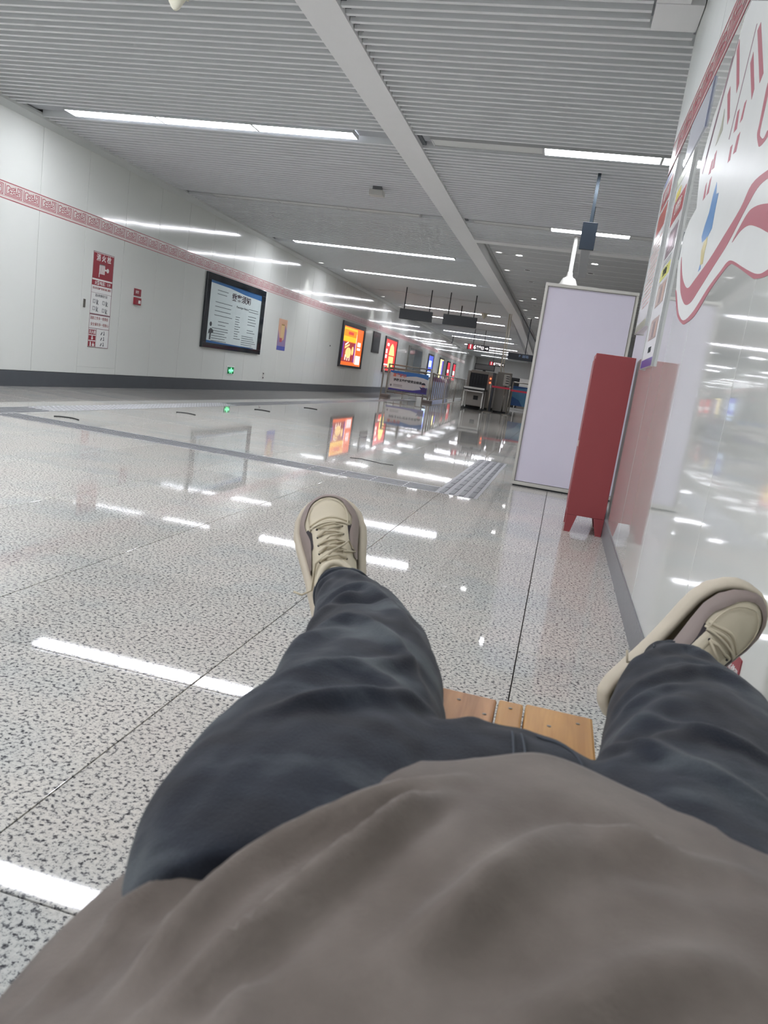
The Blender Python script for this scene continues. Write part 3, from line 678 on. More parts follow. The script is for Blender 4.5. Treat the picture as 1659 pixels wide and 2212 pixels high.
MB().prism([(.40,.50),(.48,.48),(.53,.50),(.60,.49),(.66,.46),(.66,.32),(.46,.32),(.46,.42)], fn, .002, .005).build('drawn_uniform', mat('uniform_violet', (66,52,110), .5), bn)
RL = thing('steel_railing', 'long steel railing with round balusters running back from the banner barrier', 'railing', (0,0,0))
def rl(y): return -4.50-(y-26.3)*.045
pts = [(rl(y), y, 1.0) for y in (26.4, 30, 34, 38, 41)]
MB().tube(pts, .022, 8).build('top_rail', M_STL, RL, smooth=True); MB().tube([(p[0],p[1],.10) for p in pts], .016, 8).build('bottom_rail', M_STL, RL, smooth=True)
bal = MB().tube([(0,0,.1),(0,0,1.0)], .017, 8).mesh('baluster', M_STL, smooth=True); pst = MB().tube([(0,0,0),(0,0,1.04)], .03, 8).mesh('post', M_STL, smooth=True)
y = 26.5; k = 0
while y < 41: kid('post' if k % 7 == 0 else 'baluster', pst if k % 7 == 0 else bal, RL, (rl(y), y, 0)); y += .62; k += 1
RL2 = thing('low_railing', 'low steel railing behind the banner barrier', 'railing')
MB().tube([(-6.55,27.4,.98),(-4.9,27.4,.98)], .02, 8).build('top_rail', M_STL, RL2, smooth=True)
for k in range(7): kid('post' if k in (0, 6) else 'baluster', pst if k in (0, 6) else bal, RL2, (-6.5+k*.26, 27.4, 0))
CT = thing('queue_counter', 'pale blue service counter with violet top band behind the railing', 'counter', (-5.75, 36, 0))
MB().box(-.36,.36,0,.6,0,.70).build('body', mat('counter_blue', (142,154,184), .4), CT, bevel=.01); MB().box(-.38,.38,-.02,.62,.70,.90).build('top_band', mat('counter_violet', (104,62,108), .4), CT, bevel=.01)
XM = thing('xray_machine', 'grey X-ray baggage scanner with dark tunnel mouth and white framed roller table', 'X-ray machine', (-2.93, 27, 0))
M_XG = mat('scanner_grey', (148,144,138), .4); 
MB().box(-.47,-.37,0,1.9,.10,1.30).box(.24,.44,0,1.9,.10,1.34).box(-.37,.24,0,1.9,1.24,1.34).box(-.37,.24,.05,1.9,.10,.66).build('body', M_XG, XM, bevel=.012)
MB().box(-.365,.235,.10,1.9,.66,1.24).build('tunnel', mat('tunnel_black', (24,28,34), .7), XM)
for k in range(6): MB().box(-.36+k*.1,-.27+k*.1,.02,.03,.70,1.235).build('curtain_strip', mat('curtain_black', (34,38,46), .5), XM)
MB().box(-.44,.30,-.9,.06,.66,.72).build('conveyor_belt', M_BLACK, XM, bevel=.01); MB().box(-.42,.28,-.92,-.90,.70,.76).build('belt_edge', M_PAPER, XM)
for x in (-.40, .25):
    for yy in (-.86, -.1): MB().box(x-.02,x+.02,yy-.02,yy+.02,.05,.66).build('leg', M_PAPER, XM)
    MB().lathe([(.02,-.02),(.045,-.02),(.045,.02),(.02,.02)], seg=12).build('wheel', M_BLACK, XM, loc=(x,-.86,.045)).rotation_euler = (0,math.pi/2,0)
MB().box(-.42,.27,-.88,-.84,.60,.64).build('table_rail', M_PAPER, XM); MB().box(-.36,.21,-.5,-.48,.14,.62).build('under_panel', M_XG, XM)
MB().box(-.10,.06,-.505,-.5,.34,.48).build('control_box', M_DKGREY, XM)
for z_ in (.98, 1.12): MB().lathe([(.035,0),(.03,.015)], seg=12).build('signal_lamp', mat('lamp_orange', (255,120,80), .4, emit=1.6), XM, loc=(.34,0,z_)).rotation_euler = (math.pi/2,0,0)
MB().box(.26,.42,-.006,0,.90,1.22).build('lamp_panel', mat('lamp_panel_tan', (186,132,112), .5), XM)
MB().box(-.5,.5,-.02,1.95,0,.09).build('plinth', M_DKGREY, XM)
mo = thing('monitor', 'wide black framed screen standing on the X-ray machine', 'monitor', (-2.88, 27.1, 1.34))
MB().box(-.34,.36,0,.05,.03,.24).build('bezel', M_BLACK, mo, bevel=.004); MB().box(-.31,.33,-.004,0,.055,.215).build('screen', mat('screen_grey', (104,104,104), .2), mo); MB().box(-.04,.06,.01,.04,0,.04).build('stand', M_BLACK, mo)
pl = thing('dark_pillar_stand', 'slim dark column on a flat foot between the scanner and grey cabinet', 'stand', (-2.44, 26.6, 0))
MB().box(-.05,.05,-.05,.05,.03,1.32).build('column', mat('stand_blueblack', (44,48,58), .3), pl, bevel=.008); MB().box(-.30,.14,-.22,.22,0,.03).build('foot', M_BLACK, pl, bevel=.008)
gc = thing('grey_cabinet', 'tall plain grey security cabinet right of the X-ray machine', 'cabinet', (-2.16, 27.2, 0))
MB().box(-.23,.23,0,.6,.05,1.40).build('body', M_XG, gc, bevel=.012); MB().box(-.20,.25,.05,.55,0,.05).build('base', M_DKGREY, gc); MB().box(.06,.2,-.012,0,.1,.9).build('side_door', mat('cabinet_pale', (176,172,166), .4), gc)
wd = thing('white_device', 'white upright inspection device with dark slots beside the grey cabinet', 'device', (-2.02, 26.7, 0))
MB().box(-.10,.10,0,.25,.95,1.32).build('head', M_WHITE, wd, bevel=.02); MB().tube([(0,.12,.03),(0,.12,.95)], .03, 10).build('stem', M_STL, wd, smooth=True); MB().box(-.15,.15,-.02,.27,0,.03).build('foot', M_DKGREY, wd, bevel=.006)
for z_ in (1.02,1.1,1.18,1.25): MB().box(-.02,.09,-.006,0,z_,z_+.03).build('slot', M_BLACK, wd)
co = thing('cable_conduit', 'thin pale cable pole rising from the white device to the ceiling', 'pole', (-2.28, 27.1, 1.40))
MB().tube([(0,0,0),(-.03,0,.12),(-.03,0,2.05)], .022, 8).build('pipe', mat('conduit_cream', (214,206,190), .5), co, smooth=True); MB().tube([(.10,0,0),(.05,0,.14),(.03,0,2.05)], .015, 8).build('pipe', MATS['conduit_cream'], co, smooth=True)
tb = thing('tape_barrier', 'red belt barrier strung between slim posts right of the X-ray machine', 'barrier', (0, 26, 0))
for x in (-2.44, -1.80, -1.0):
    MB().tube([(x,0,.03),(x,0,.95)], .026, 10).build('post', M_STL, tb, smooth=True); MB().lathe([(.16,0),(.16,.02),(.05,.035)], (x,0,0), 18).build('base', M_STL, tb, smooth=True, angle=.5)
MB().box(-2.44,-1.80,-.002,.002,.84,.90).build('belt', mat('belt_red', (196,44,70), .5), tb); MB().box(-1.80,-1.0,-.002,.002,.80,.86).build('belt', MATS['belt_red'], tb)
bb = thing('blue_banner_barrier', 'steel barrier with light blue banner half hidden by the white board', 'barrier', (-1.35, 28.5, 0))
for x in (-.55, .55): MB().box(x-.025,x+.025,-.025,.025,0,1.15).build('post', M_STL, bb)
MB().tube([(-.55,0,1.13),(.55,0,1.13)], .022, 8).build('top_rail', M_STL, bb, smooth=True)
MB().box(-.52,.52,-.006,0,.30,1.0).build('banner', mat('banner_skyblue', (92,148,190), .4), bb)
fn2 = lambda u, v, n: (u, -.006-n, v)
MB().prism([(-.52,.9),(.0,.95),(.52,.86),(.52,1.0),(-.52,1.0)], fn2, 0, .002).prism([(-.52,.3),(-.1,.3),(-.25,.5),(-.52,.62)], fn2, 0, .002).build('dark_wave', mat('banner_deepblue', (50,96,160), .4), bb)
bx = thing('second_scanner', 'black and white second scanner hood standing beyond the grey cabinet', 'X-ray machine', (-1.75, 33, 0))
MB().box(-.75,-.2,0,1,.1,1.35).build('body', M_DKGREY, bx, bevel=.03); MB().box(-.2,.35,.1,.9,.1,1.0).build('side_body', M_XG, bx, bevel=.02); MB().box(-.2,.3,.0,.1,1.0,1.35).build('pale_flap', M_PAPER, bx, bevel=.01); MB().box(-.3,.9,-.3,.0,.75,.80).build('table', M_ALU, bx)
for x in (-.25,.85): MB().box(x-.02,x+.02,-.25,-.21,0,.75).build('leg', M_ALU, bx)

# ============================================================ WHITE BOARD, RED CABINET
WB = thing('white_display_board', 'tall blank lavender-white board in an aluminium frame behind the red cabinet', 'display board', (.065, 7.35, 0))
MB().box(-.385,.385,.012,.018,.05,1.855).build('blank_face', mat('blank_lavender', (224,219,234), .45, var=.02), WB)
b = MB(); b.box(-.415,.415,0,.05,1.86,1.887).box(-.415,.415,0,.05,.012,.045).box(-.415,-.385,0,.05,.045,1.86).box(.385,.415,0,.05,.045,1.86); b.build('frame', mat('frame_champagne', (214,212,204), .4, metal=.3), WB, bevel=.003)
b = MB(); b.box(-.392,.392,-.004,0,1.853,1.858).box(-.392,-.386,-.004,0,.045,1.858).box(.386,.392,-.004,0,.045,1.858); b.build('frame_lip', M_SILVER, WB)
MB().box(-.40,.40,.05,.09,.02,1.87).build('back_case', M_DKGREY, WB, bevel=.004); MB().box(-.40,.40,-.004,.10,0,.012).build('foot_rail', M_DKGREY, WB)
RC = thing('red_cabinet', 'narrow dark red metal cabinet on tapered legs against the right wall', 'cabinet', (.278, 5.3, 0))
M_RC = mat('cabinet_red', (150,66,70), .42, var=.03, bump=.0003, bscale=300)
MB().box(-.127,.127,0,.44,.118,1.205).build('body', M_RC, RC, bevel=.004)
MB().box(-.131,-.127,.02,.42,.16,1.17).build('door', M_RC, RC, bevel=.0015)
MB().box(-.139,-.131,.05,.07,.58,.62).build('catch', M_PAPER, RC, bevel=.002)
MB().box(-.115,-.085,-.0015,0,1.165,1.185).build('sticker', M_TXTRED, RC)
for x in (-1, 1):
    for yy in (.0, .38):
        xo, xi = x*.126, x*.055
        xb = x*.085
        vs = [(xo,yy,.118),(xi,yy,.118),(xb,yy,0),(xo*.99,yy,0),(xo,yy+.05,.118),(xi,yy+.05,.118),(xb,yy+.04,0),(xo*.99,yy+.04,0)]
        MB().add(vs, [(0,1,2,3),(4,7,6,5),(0,4,5,1),(1,5,6,2),(2,6,7,3),(3,7,4,0)]).build('leg', M_RC, RC)

# ============================================================ RIGHT WALL: decal and notice boards
import json
DEC = json.loads('''{"white": [[3.349, 2.441], [3.45, 2.437], [3.602, 2.268], [3.818, 2.186], [3.943, 2.025], [3.753, 1.788], [3.931, 1.771], [4.037, 1.722], [4.031, 1.589], [3.873, 1.435], [3.643, 1.327], [3.401, 1.26], [3.206, 1.266], [2.916, 1.327], [2.69, 1.368], [2.579, 1.365], [2.394, 1.317], [2.211, 1.269], [2.035, 1.253], [1.826, 1.265], [2.463, 2.038]], "swoosh": [[2.313, 1.559], [2.505, 1.572], [2.61, 1.529], [2.822, 1.487], [3.036, 1.449], [3.307, 1.419], [3.473, 1.408], [3.651, 1.456], [3.793, 1.519], [3.941, 1.613], [3.909, 1.569], [3.751, 1.451], [3.632, 1.393], [3.454, 1.339], [3.292, 1.329], [3.129, 1.357], [2.9, 1.403], [2.705, 1.442], [2.512, 1.507], [2.402, 1.535], [2.288, 1.531], [2.146, 1.508], [2.169, 1.534]], "leaf": [[2.63, 1.433], [2.487, 1.481], [2.384, 1.482], [2.216, 1.452], [2.018, 1.401], [1.94, 1.31], [2.136, 1.365], [2.261, 1.402], [2.408, 1.438], [2.524, 1.445]], "outline": [[1.829, 1.269], [2.042, 1.261], [2.148, 1.267], [2.311, 1.304], [2.535, 1.362], [2.633, 1.376], [2.73, 1.363], [2.926, 1.335], [3.161, 1.282], [3.395, 1.269], [3.618, 1.324], [3.844, 1.438], [3.897, 1.445], [3.648, 1.315], [3.417, 1.258], [3.309, 1.249], [3.099, 1.26], [2.877, 1.317], [2.683, 1.351], [2.593, 1.359], [2.522, 1.35], [2.345, 1.304], [2.209, 1.267], [2.153, 1.256], [2.028, 1.246], [1.818, 1.255]], "b1": [[2.998, 2.216], [3.039, 2.207], [2.754, 1.935], [2.721, 1.952]], "b2": [[3.026, 2.135], [3.043, 2.105], [2.846, 1.92], [2.835, 1.948]], "b3": [[3.47, 2.359], [3.484, 2.323], [3.237, 2.078], [3.217, 2.105]], "b4": [[3.453, 2.181], [3.487, 2.162], [3.308, 1.992], [3.282, 2.009]], "b5": [[2.948, 1.955], [2.979, 1.955], [2.993, 1.896], [2.952, 1.896]], "b6": [[3.068, 1.967], [3.106, 1.97], [3.093, 1.895], [3.035, 1.891]], "b7": [[2.939, 1.851], [2.983, 1.851], [2.998, 1.796], [2.94, 1.788]], "b8": [[3.058, 1.846], [3.096, 1.848], [3.085, 1.792], [3.04, 1.789]], "b9": [[3.459, 1.945], [3.499, 1.94], [3.495, 1.879], [3.432, 1.87]], "b10": [[3.516, 1.928], [3.553, 1.928], [3.568, 1.879], [3.512, 1.872]], "b11": [[3.452, 1.843], [3.487, 1.838], [3.497, 1.78], [3.439, 1.777]], "b12": [[3.567, 1.85], [3.59, 1.842], [3.581, 1.78], [3.525, 1.781]], "l1": [[3.492, 2.368], [3.51, 2.373], [3.816, 1.953], [3.783, 1.939]], "l2": [[3.075, 2.245], [3.091, 2.25], [3.186, 1.902], [3.168, 1.896]], "l3": [[3.56, 2.333], [3.579, 2.337], [3.792, 2.007], [3.759, 1.991]], "hook": [[2.606, 1.881], [2.597, 1.768], [2.596, 1.736], [2.542, 1.692], [2.51, 1.676], [2.45, 1.672], [2.421, 1.678], [2.44, 1.699], [2.473, 1.688], [2.521, 1.705], [2.558, 1.736], [2.559, 1.829]], "blue": [[3.26, 1.772], [3.289, 1.735], [3.3, 1.669], [3.347, 1.631], [3.37, 1.593], [3.326, 1.563], [3.198, 1.559], [3.132, 1.577], [3.148, 1.651], [3.153, 1.707], [3.209, 1.716]], "yellow": [[3.202, 1.563], [3.263, 1.551], [3.294, 1.525], [3.237, 1.462], [3.178, 1.458], [3.194, 1.507], [3.184, 1.536]], "blue2": [[3.242, 1.478], [3.263, 1.442], [3.208, 1.444]], "grey": [[3.483, 2.107], [3.483, 2.043], [3.533, 1.983], [3.493, 1.987], [3.411, 2.005]]}''')
dc = thing('wall_decal', 'large rose and white painted decal of ribbons and strokes on the right wall', 'wall decal')
def curvy(p, n=4):
    k = len(p); out = []
    for i in range(k):
        p0, p1, p2, p3 = [np.array(p[(i+j) % k]) for j in (-1, 0, 1, 2)]
        a, c = p1-p0, p2-p1
        if np.hypot(*c) < 1e-6: continue
        for q in range(n):
            f = q/n; out.append(tuple(.5*((2*p1)+(-p0+p2)*f+(2*p0-5*p1+4*p2-p3)*f*f+(-p0+3*p1-3*p2+p3)*f**3)))
    return out
MB().prism(DEC['white'], fR, .0, .0006).build('white_ground', M_DWHITE, dc)
b = MB()
for k_ in ('swoosh','leaf','hook'): MB().prism(curvy(DEC[k_]), fR, .0006, .0012).build('ribbon', M_DPINK, dc)
MB().prism(curvy(DEC['outline']), fR, .0004, .0012).build('outline', M_DPINK, dc)
for k_ in ['b%d' % i for i in range(1, 13)]: MB().prism(DEC[k_], fR, .0006, .0012).build('brush_stroke', M_DPINK, dc)
b = MB()
for k_ in ('l1','l2','l3'): MB().prism(DEC[k_], fR, .0006, .0012).build('thin_line', mat('decal_grey_rose', (150,120,130), .4), dc)
MB().prism(DEC['blue'], fR, .0008, .0014).prism(DEC['blue2'], fR, .0008, .0014).build('blue_patch', mat('decal_blue', (84,146,206), .3), dc)
MB().prism(DEC['yellow'], fR, .0010, .0016).build('yellow_patch', mat('decal_yellow', (206,190,110), .3), dc)
MB().prism(DEC['grey'], fR, .0010, .0016).build('grey_patch', mat('decal_khaki', (176,176,156), .3), dc)
def notice(label, ua, ub, va, vb):
    t = thing('notice_poster', label, 'poster')
    MB().prism(rect(ua,ub,va,vb), fR, .0, .010).build('board', mat('poster_white', (222,223,222), .25), t)
    for q in (ua-.006, ub): MB().prism(rect(q,q+.006,va-.006,vb), fR, 0, .014).build('edge_strip', mat('edge_grey', (196,198,198), .35), t)
    return t
def np_(t, name, col, ua, ub, va, vb, n=(.010,.011)): return MB().prism(rect(ua,ub,va,vb), fR, *n).build(name, mat('np_%d_%d_%d' % col, col, .3, var=.15 if name == 'photo' else .02, vscale=25), t)
N1 = notice('white notice poster with violet foot, photos and yellow band, nearer one on right wall', 4.22, 4.83, 1.12, 2.18)
np_(N1, 'violet_foot', (84,68,150), 4.22, 4.83, 1.12, 1.165)
for a, c in ((1.27,1.385),(1.455,1.575)):
    np_(N1, 'photo', (164,138,126), 4.33, 4.70, a, c)
    for q, col in enumerate(((196,160,140),(120,100,104),(206,190,180))): np_(N1, 'photo_detail', col, 4.37+q*.11, 4.43+q*.11, a+.01, c-.02, (.011,.0115))
np_(N1, 'photo', (120,96,104), 4.32, 4.70, 1.72, 1.86); np_(N1, 'photo_detail', (170,140,150), 4.4, 4.6, 1.75, 1.83, (.011,.0115))
np_(N1, 'yellow_band', (214,214,90), 4.32, 4.72, 1.60, 1.665)
np_(N1, 'red_header', (170,52,56), 4.30, 4.76, 1.91, 2.03); np_(N1, 'yellow_tab', (216,200,60), 4.56, 4.74, 2.04, 2.09); np_(N1, 'green_top', (176,184,160), 4.22, 4.83, 2.12, 2.18)
lettering('文明乘车', .07, M_PAPER, N1, (XR-.0118, 4.53, 1.97), ROTR); lettering('安全出行', .045, M_TXT, N1, (XR-.0118, 4.52, 1.632), ROTR)
lettering('轨道交通', .035, M_TXT, N1, (XR-.0108, 4.5, 1.21), ROTR)
for k in range(3): np_(N1, 'text_line', (120,122,124), 4.36, 4.68, 1.68+k*.011, 1.683+k*.011)
N2 = notice('white notice poster with olive foot and two red headings, farther one by wall corner', 5.10, 5.82, 1.40, 2.40)
np_(N2, 'olive_foot', (146,148,116), 5.10, 5.82, 1.40, 1.45); np_(N2, 'blue_edge', (84,100,170), 5.2, 5.78, 2.37, 2.40)
np_(N2, 'red_header', (170,52,56), 5.24, 5.72, 2.20, 2.33); np_(N2, 'orange_panel', (180,76,60), 5.24, 5.72, 2.03, 2.17)
for k in range(14): np_(N2, 'text_line', (214,184,176), 5.22, 5.64+.06*(k % 3), 1.55+k*.032, 1.562+k*.032)
lettering('乘客守则', .075, M_PAPER, N2, (XR-.0118, 5.48, 2.265), ROTR)
N3 = thing('clear_panel', 'translucent grey-lilac panel with blue edge under the frieze on the right wall', 'panel')
MB().prism([(4.06,2.44),(4.72,2.44),(4.72,2.22),(4.06,2.22)], fR, 0, .006).build('sheet', mat('lilac_sheet', (196,199,208), .2), N3); MB().prism(rect(4.04,4.06,2.22,2.44), fR, 0, .008).build('edge', mat('edge_lilac', (150,156,180), .3), N3)
rs = thing('red_label', 'small red label with white lettering low on right wall behind the right shoe', 'label')
MB().prism(rect(1.50,1.60,.385,.46), fR, 0, .002).build('sheet', M_SIGNRED, rs); lettering('小心地滑', .022, M_PAPER, rs, (XR-.0028, 1.55, .425), ROTR)

# ============================================================ BENCH
BE = thing('wooden_bench', 'narrow wooden bench of three varnished boards under the lying person', 'bench', (0, 0, 0))
def wood(name, c1, c2):
    m = bpy.data.materials.new(name); m.use_nodes = True; nt = m.node_tree; b = nt.nodes['Principled BSDF']; L = nt.links
    g = nt.nodes.new('ShaderNodeNewGeometry'); mp = nt.nodes.new('ShaderNodeMapping'); mp.inputs['Scale'].default_value = (60, 3.5, 60)
    n = nt.nodes.new('ShaderNodeTexNoise'); n.inputs['Scale'].default_value = 1.0; n.inputs['Detail'].default_value = 5; n.inputs['Distortion'].default_value = .6
    L.new(g.outputs['Position'], mp.inputs['Vector']); L.new(mp.outputs[0], n.inputs['Vector'])
    r = nt.nodes.new('ShaderNodeValToRGB'); r.color_ramp.elements[0].position = .35; r.color_ramp.elements[0].color = lin(c1); r.color_ramp.elements[1].position = .68; r.color_ramp.elements[1].color = lin(c2)
    L.new(n.outputs['Fac'], r.inputs[0]); L.new(r.outputs[0], b.inputs['Base Color']); b.inputs['Roughness'].default_value = .38
    return m
W1 = wood('varnished_wood_brown', (156,106,60), (194,142,92)); W2 = wood('varnished_wood_honey', (176,126,62), (202,152,82))
for x0, x1, ye, m_ in ((-.108,-.017,1.082,W1),(-.014,.022,1.086,W2),(.025,.122,1.092,W2)):
    MB().box(x0, x1, -.95, ye, .42, .45).build('seat_board', m_, BE, bevel=.004)
for x, yy in ((-.07,1.05),(-.03,1.02),(.004,1.06),(.06,1.03),(.1,1.06)):
    MB().lathe([(.003,.4495),(.003,.4506),(.001,.451)], (x, yy, 0), 8).build('nail', M_SILVER, BE)
for yy in (.80, -.80):
    MB().box(-.10,.115,yy-.02,yy+.02,.385,.42).build('cross_bar', M_DKGREY, BE, bevel=.003)
    for x in (-.09, .105): MB().box(x-.015,x+.015,yy-.015,yy+.015,0,.385).build('leg', M_DKGREY, BE, bevel=.003)
# ============================================================ LYING PERSON (trousers, shirt, shoes)
from mathutils.bvhtree import BVHTree
PE = thing('person', 'person lying on the bench, legs apart, in dark jeans, taupe top and cream sneakers', 'person', (0, .5, .45))
def child_world(o, parent):      # keep world placement under an offset parent
    o.parent = parent; o.matrix_parent_inverse = Matrix.Translation(parent.location).inverted()
    return o
FOLD = json.loads('''{"jl": [[[-0.309, 1.057], [-0.273, 1.063], [-0.232, 1.073], [-0.188, 1.0], [-0.136, 0.891]], [[-0.27, 0.905], [-0.262, 0.976], [-0.231, 1.049]], [[-0.229, 0.693], [-0.233, 0.825], [-0.205, 0.866], [-0.167, 0.842], [-0.117, 0.78], [-0.079, 0.713]], [[-0.237, 0.721], [-0.23, 0.782], [-0.206, 0.831]], [[-0.324, 1.214], [-0.322, 1.128], [-0.315, 1.079]], [[-0.202, 0.619], [-0.174, 0.681], [-0.126, 0.691], [-0.082, 0.66]], [[-0.175, 0.578], [-0.134, 0.63], [-0.09, 0.641]]], "jr": [[[0.138, 1.012], [0.204, 1.109], [0.241, 1.128], [0.269, 1.056]], [[0.114, 0.855], [0.18, 0.929], [0.245, 0.969], [0.287, 0.901]], [[0.085, 0.67], [0.126, 0.76], [0.179, 0.839]], [[0.114, 0.82], [0.159, 0.87], [0.184, 0.892]], [[0.086, 0.616], [0.148, 0.708], [0.219, 0.733]]], "s": [[[-0.132, 0.262], [-0.1, 0.309], [-0.069, 0.375], [-0.05, 0.425], [-0.029, 0.479]], [[-0.15, 0.273], [-0.146, 0.321], [-0.13, 0.382], [-0.069, 0.451], [-0.024, 0.511]], [[-0.041, 0.293], [0.017, 0.378], [0.063, 0.437], [0.132, 0.465], [0.168, 0.47]], [[-0.013, 0.331], [0.019, 0.404], [0.052, 0.453], [0.086, 0.452], [0.129, 0.448]], [[-0.208, 0.295], [-0.196, 0.322], [-0.195, 0.353], [-0.193, 0.374]], [[-0.079, 0.238], [-0.089, 0.268], [-0.089, 0.288]], [[0.011, 0.262], [0.074, 0.329], [0.142, 0.374]], [[-0.21, 0.357], [-0.17, 0.395], [-0.134, 0.467]]]}''')
def spline(st, n):
    st = np.array(st, float); k = len(st); out = []
    t = np.linspace(0, k-1, n)
    for q in t:
        i = min(int(q), k-2); f = q-i
        p0, p1, p2, p3 = st[max(i-1,0)], st[i], st[i+1], st[min(i+2,k-1)]
        out.append(.5*((2*p1)+(-p0+p2)*f+(2*p0-5*p1+4*p2-p3)*f*f+(-p0+3*p1-3*p2+p3)*f**3))
    return np.array(out)
def loft(mb, st, n=60, seg=48, power=2.0):
    S = spline(st, n); G = []
    for i, (y, cx, cz, rx, rz) in enumerate(S):
        j0, j1 = max(i-1,0), min(i+1,n-1)
        T = Vector((S[j1][1]-S[j0][1], S[j1][0]-S[j0][0], S[j1][2]-S[j0][2])).normalized()
        A = T.cross(Vector((0,0,1))).normalized(); B = A.cross(T).normalized()
        c = Vector((cx, y, cz)); row = []
        for k in range(seg):
            q = 2*math.pi*k/seg; cq, sq = math.cos(q), math.sin(q)
            row.append(c + A*rx*math.copysign(abs(cq)**(2/power), cq) + B*rz*math.copysign(abs(sq)**(2/power), sq))
        G.append(row)
    o = len(mb.v); mb.grid(G, closed_v=True)
    mb.f += [tuple(o+k for k in range(seg)), tuple(o+(n-1)*seg+k for k in range(seg-1,-1,-1))]; mb.mi += [0, 0]
LEGL = [(.40,-.100,.535,.110,.080),(.50,-.126,.535,.128,.082),(.60,-.141,.533,.121,.083),(.70,-.155,.53,.101,.082),(.80,-.164,.525,.096,.082),(.90,-.181,.518,.092,.080),(1.0,-.205,.51,.085,.077),(1.1,-.240,.505,.075,.070),(1.2,-.280,.497,.063,.062),(1.25,-.304,.494,.056,.055),(1.30,-.327,.491,.050,.050)]
LEGR = [(.40,.12,.535,.122,.080),(.50,.14,.535,.125,.082),(.60,.163,.533,.122,.083),(.70,.192,.53,.110,.084),(.80,.210,.525,.108,.084),(.90,.222,.520,.107,.082),(1.0,.232,.512,.099,.078),(1.1,.238,.503,.083,.070),(1.17,.244,.498,.070,.062),(1.21,.250,.495,.063,.057),(1.25,.257,.492,.057,.052)]
mb = MB(); loft(mb, LEGL, power=2.2); loft(mb, LEGR, power=2.2)
loft(mb, [(.42,0.01,.53,.205,.074),(.47,0.01,.53,.212,.074),(.52,.0,.53,.218,.074),(.60,.005,.53,.18,.072),(.66,.008,.528,.12,.070),(.70,.008,.525,.06,.05)], n=40, seg=64, power=2.6)
raw = mb.mesh('trousers', M_BLACK)
tmp = bpy.data.objects.new('trousers_base', raw); C.objects.link(tmp)
md = tmp.modifiers.new('r', 'REMESH'); md.mode = 'VOXEL'; md.voxel_size = .0052
md = tmp.modifiers.new('s', 'SMOOTH'); md.factor = .6; md.iterations = 9
dg = bpy.context.evaluated_depsgraph_get(); dg.update()
tme = bpy.data.meshes.new_from_object(tmp.evaluated_get(dg)); bpy.data.objects.remove(tmp)
def mesh_np(me):
    n = len(me.vertices); co = np.empty(n*3); no = np.empty(n*3)
    me.vertices.foreach_get('co', co); me.vertices.foreach_get('normal', no)
    return co.reshape(-1,3), no.reshape(-1,3)
def seg_dist(P, pl):
    best = np.full(len(P), 9.0); side = np.zeros(len(P)); tt = np.zeros(len(P)); L = 0; tot = sum(math.dist(a, c) for a, c in zip(pl[:-1], pl[1:]))
    for a, c in zip(pl[:-1], pl[1:]):
        a = np.array(a); c = np.array(c); d = c-a; l2 = (d*d).sum(); t = np.clip(((P-a)@d)/l2, 0, 1)
        q = P-(a+t[:,None]*d); dd = np.hypot(q[:,0], q[:,1]); m = dd < best
        best[m] = dd[m]; tt[m] = (L+t[m]*math.sqrt(l2))/tot; L += math.sqrt(l2)
    return best, tt
def smooth_pl(pl, n=24):
    return [tuple(p) for p in spline([list(p) for p in pl], n)]
def displace(me, folds, noise_amp, nscale, seedv=0):
    co, no = mesh_np(me); P = co[:,:2]; h = np.zeros(len(co))
    for pl, amp, wd in folds:
        near = None
        d, t = seg_dist(P, smooth_pl(pl)); fade = np.clip(np.minimum(t, 1-t)*5, 0, 1)*.85+.15*(d < .05)
        h += amp*fade*(1.35*np.exp(-(d/wd)**2)-.55*np.exp(-(d/(2.3*wd))**2))
    h *= np.clip(no[:,2]*1.5+.35, 0, 1)
    nz = np.array([noise.noise(Vector((x*nscale[0]+seedv, y*nscale[1], z*nscale[2]))) for x, y, z in co])
    h += noise_amp*nz
    co = co + no*h[:,None]; on = (np.abs(co[:,0]-.005) < .125) & (co[:,1] < 1.10); co[on,2] = np.maximum(co[on,2], .4508); me.vertices.foreach_set('co', co.ravel()); me.update()
fj = []
AM = [(.011,.016),(.009,.014),(.009,.014),(.006,.012),(.006,.010),(.005,.016),(.005,.016)]
for pl, (a, w_) in zip(FOLD['jl'], AM): fj.append((pl, a, w_))
for pl, (a, w_) in zip(FOLD['jr'], [(.010,.015),(.010,.016),(.007,.016),(.006,.010),(.006,.018)]): fj.append((pl, a, w_))
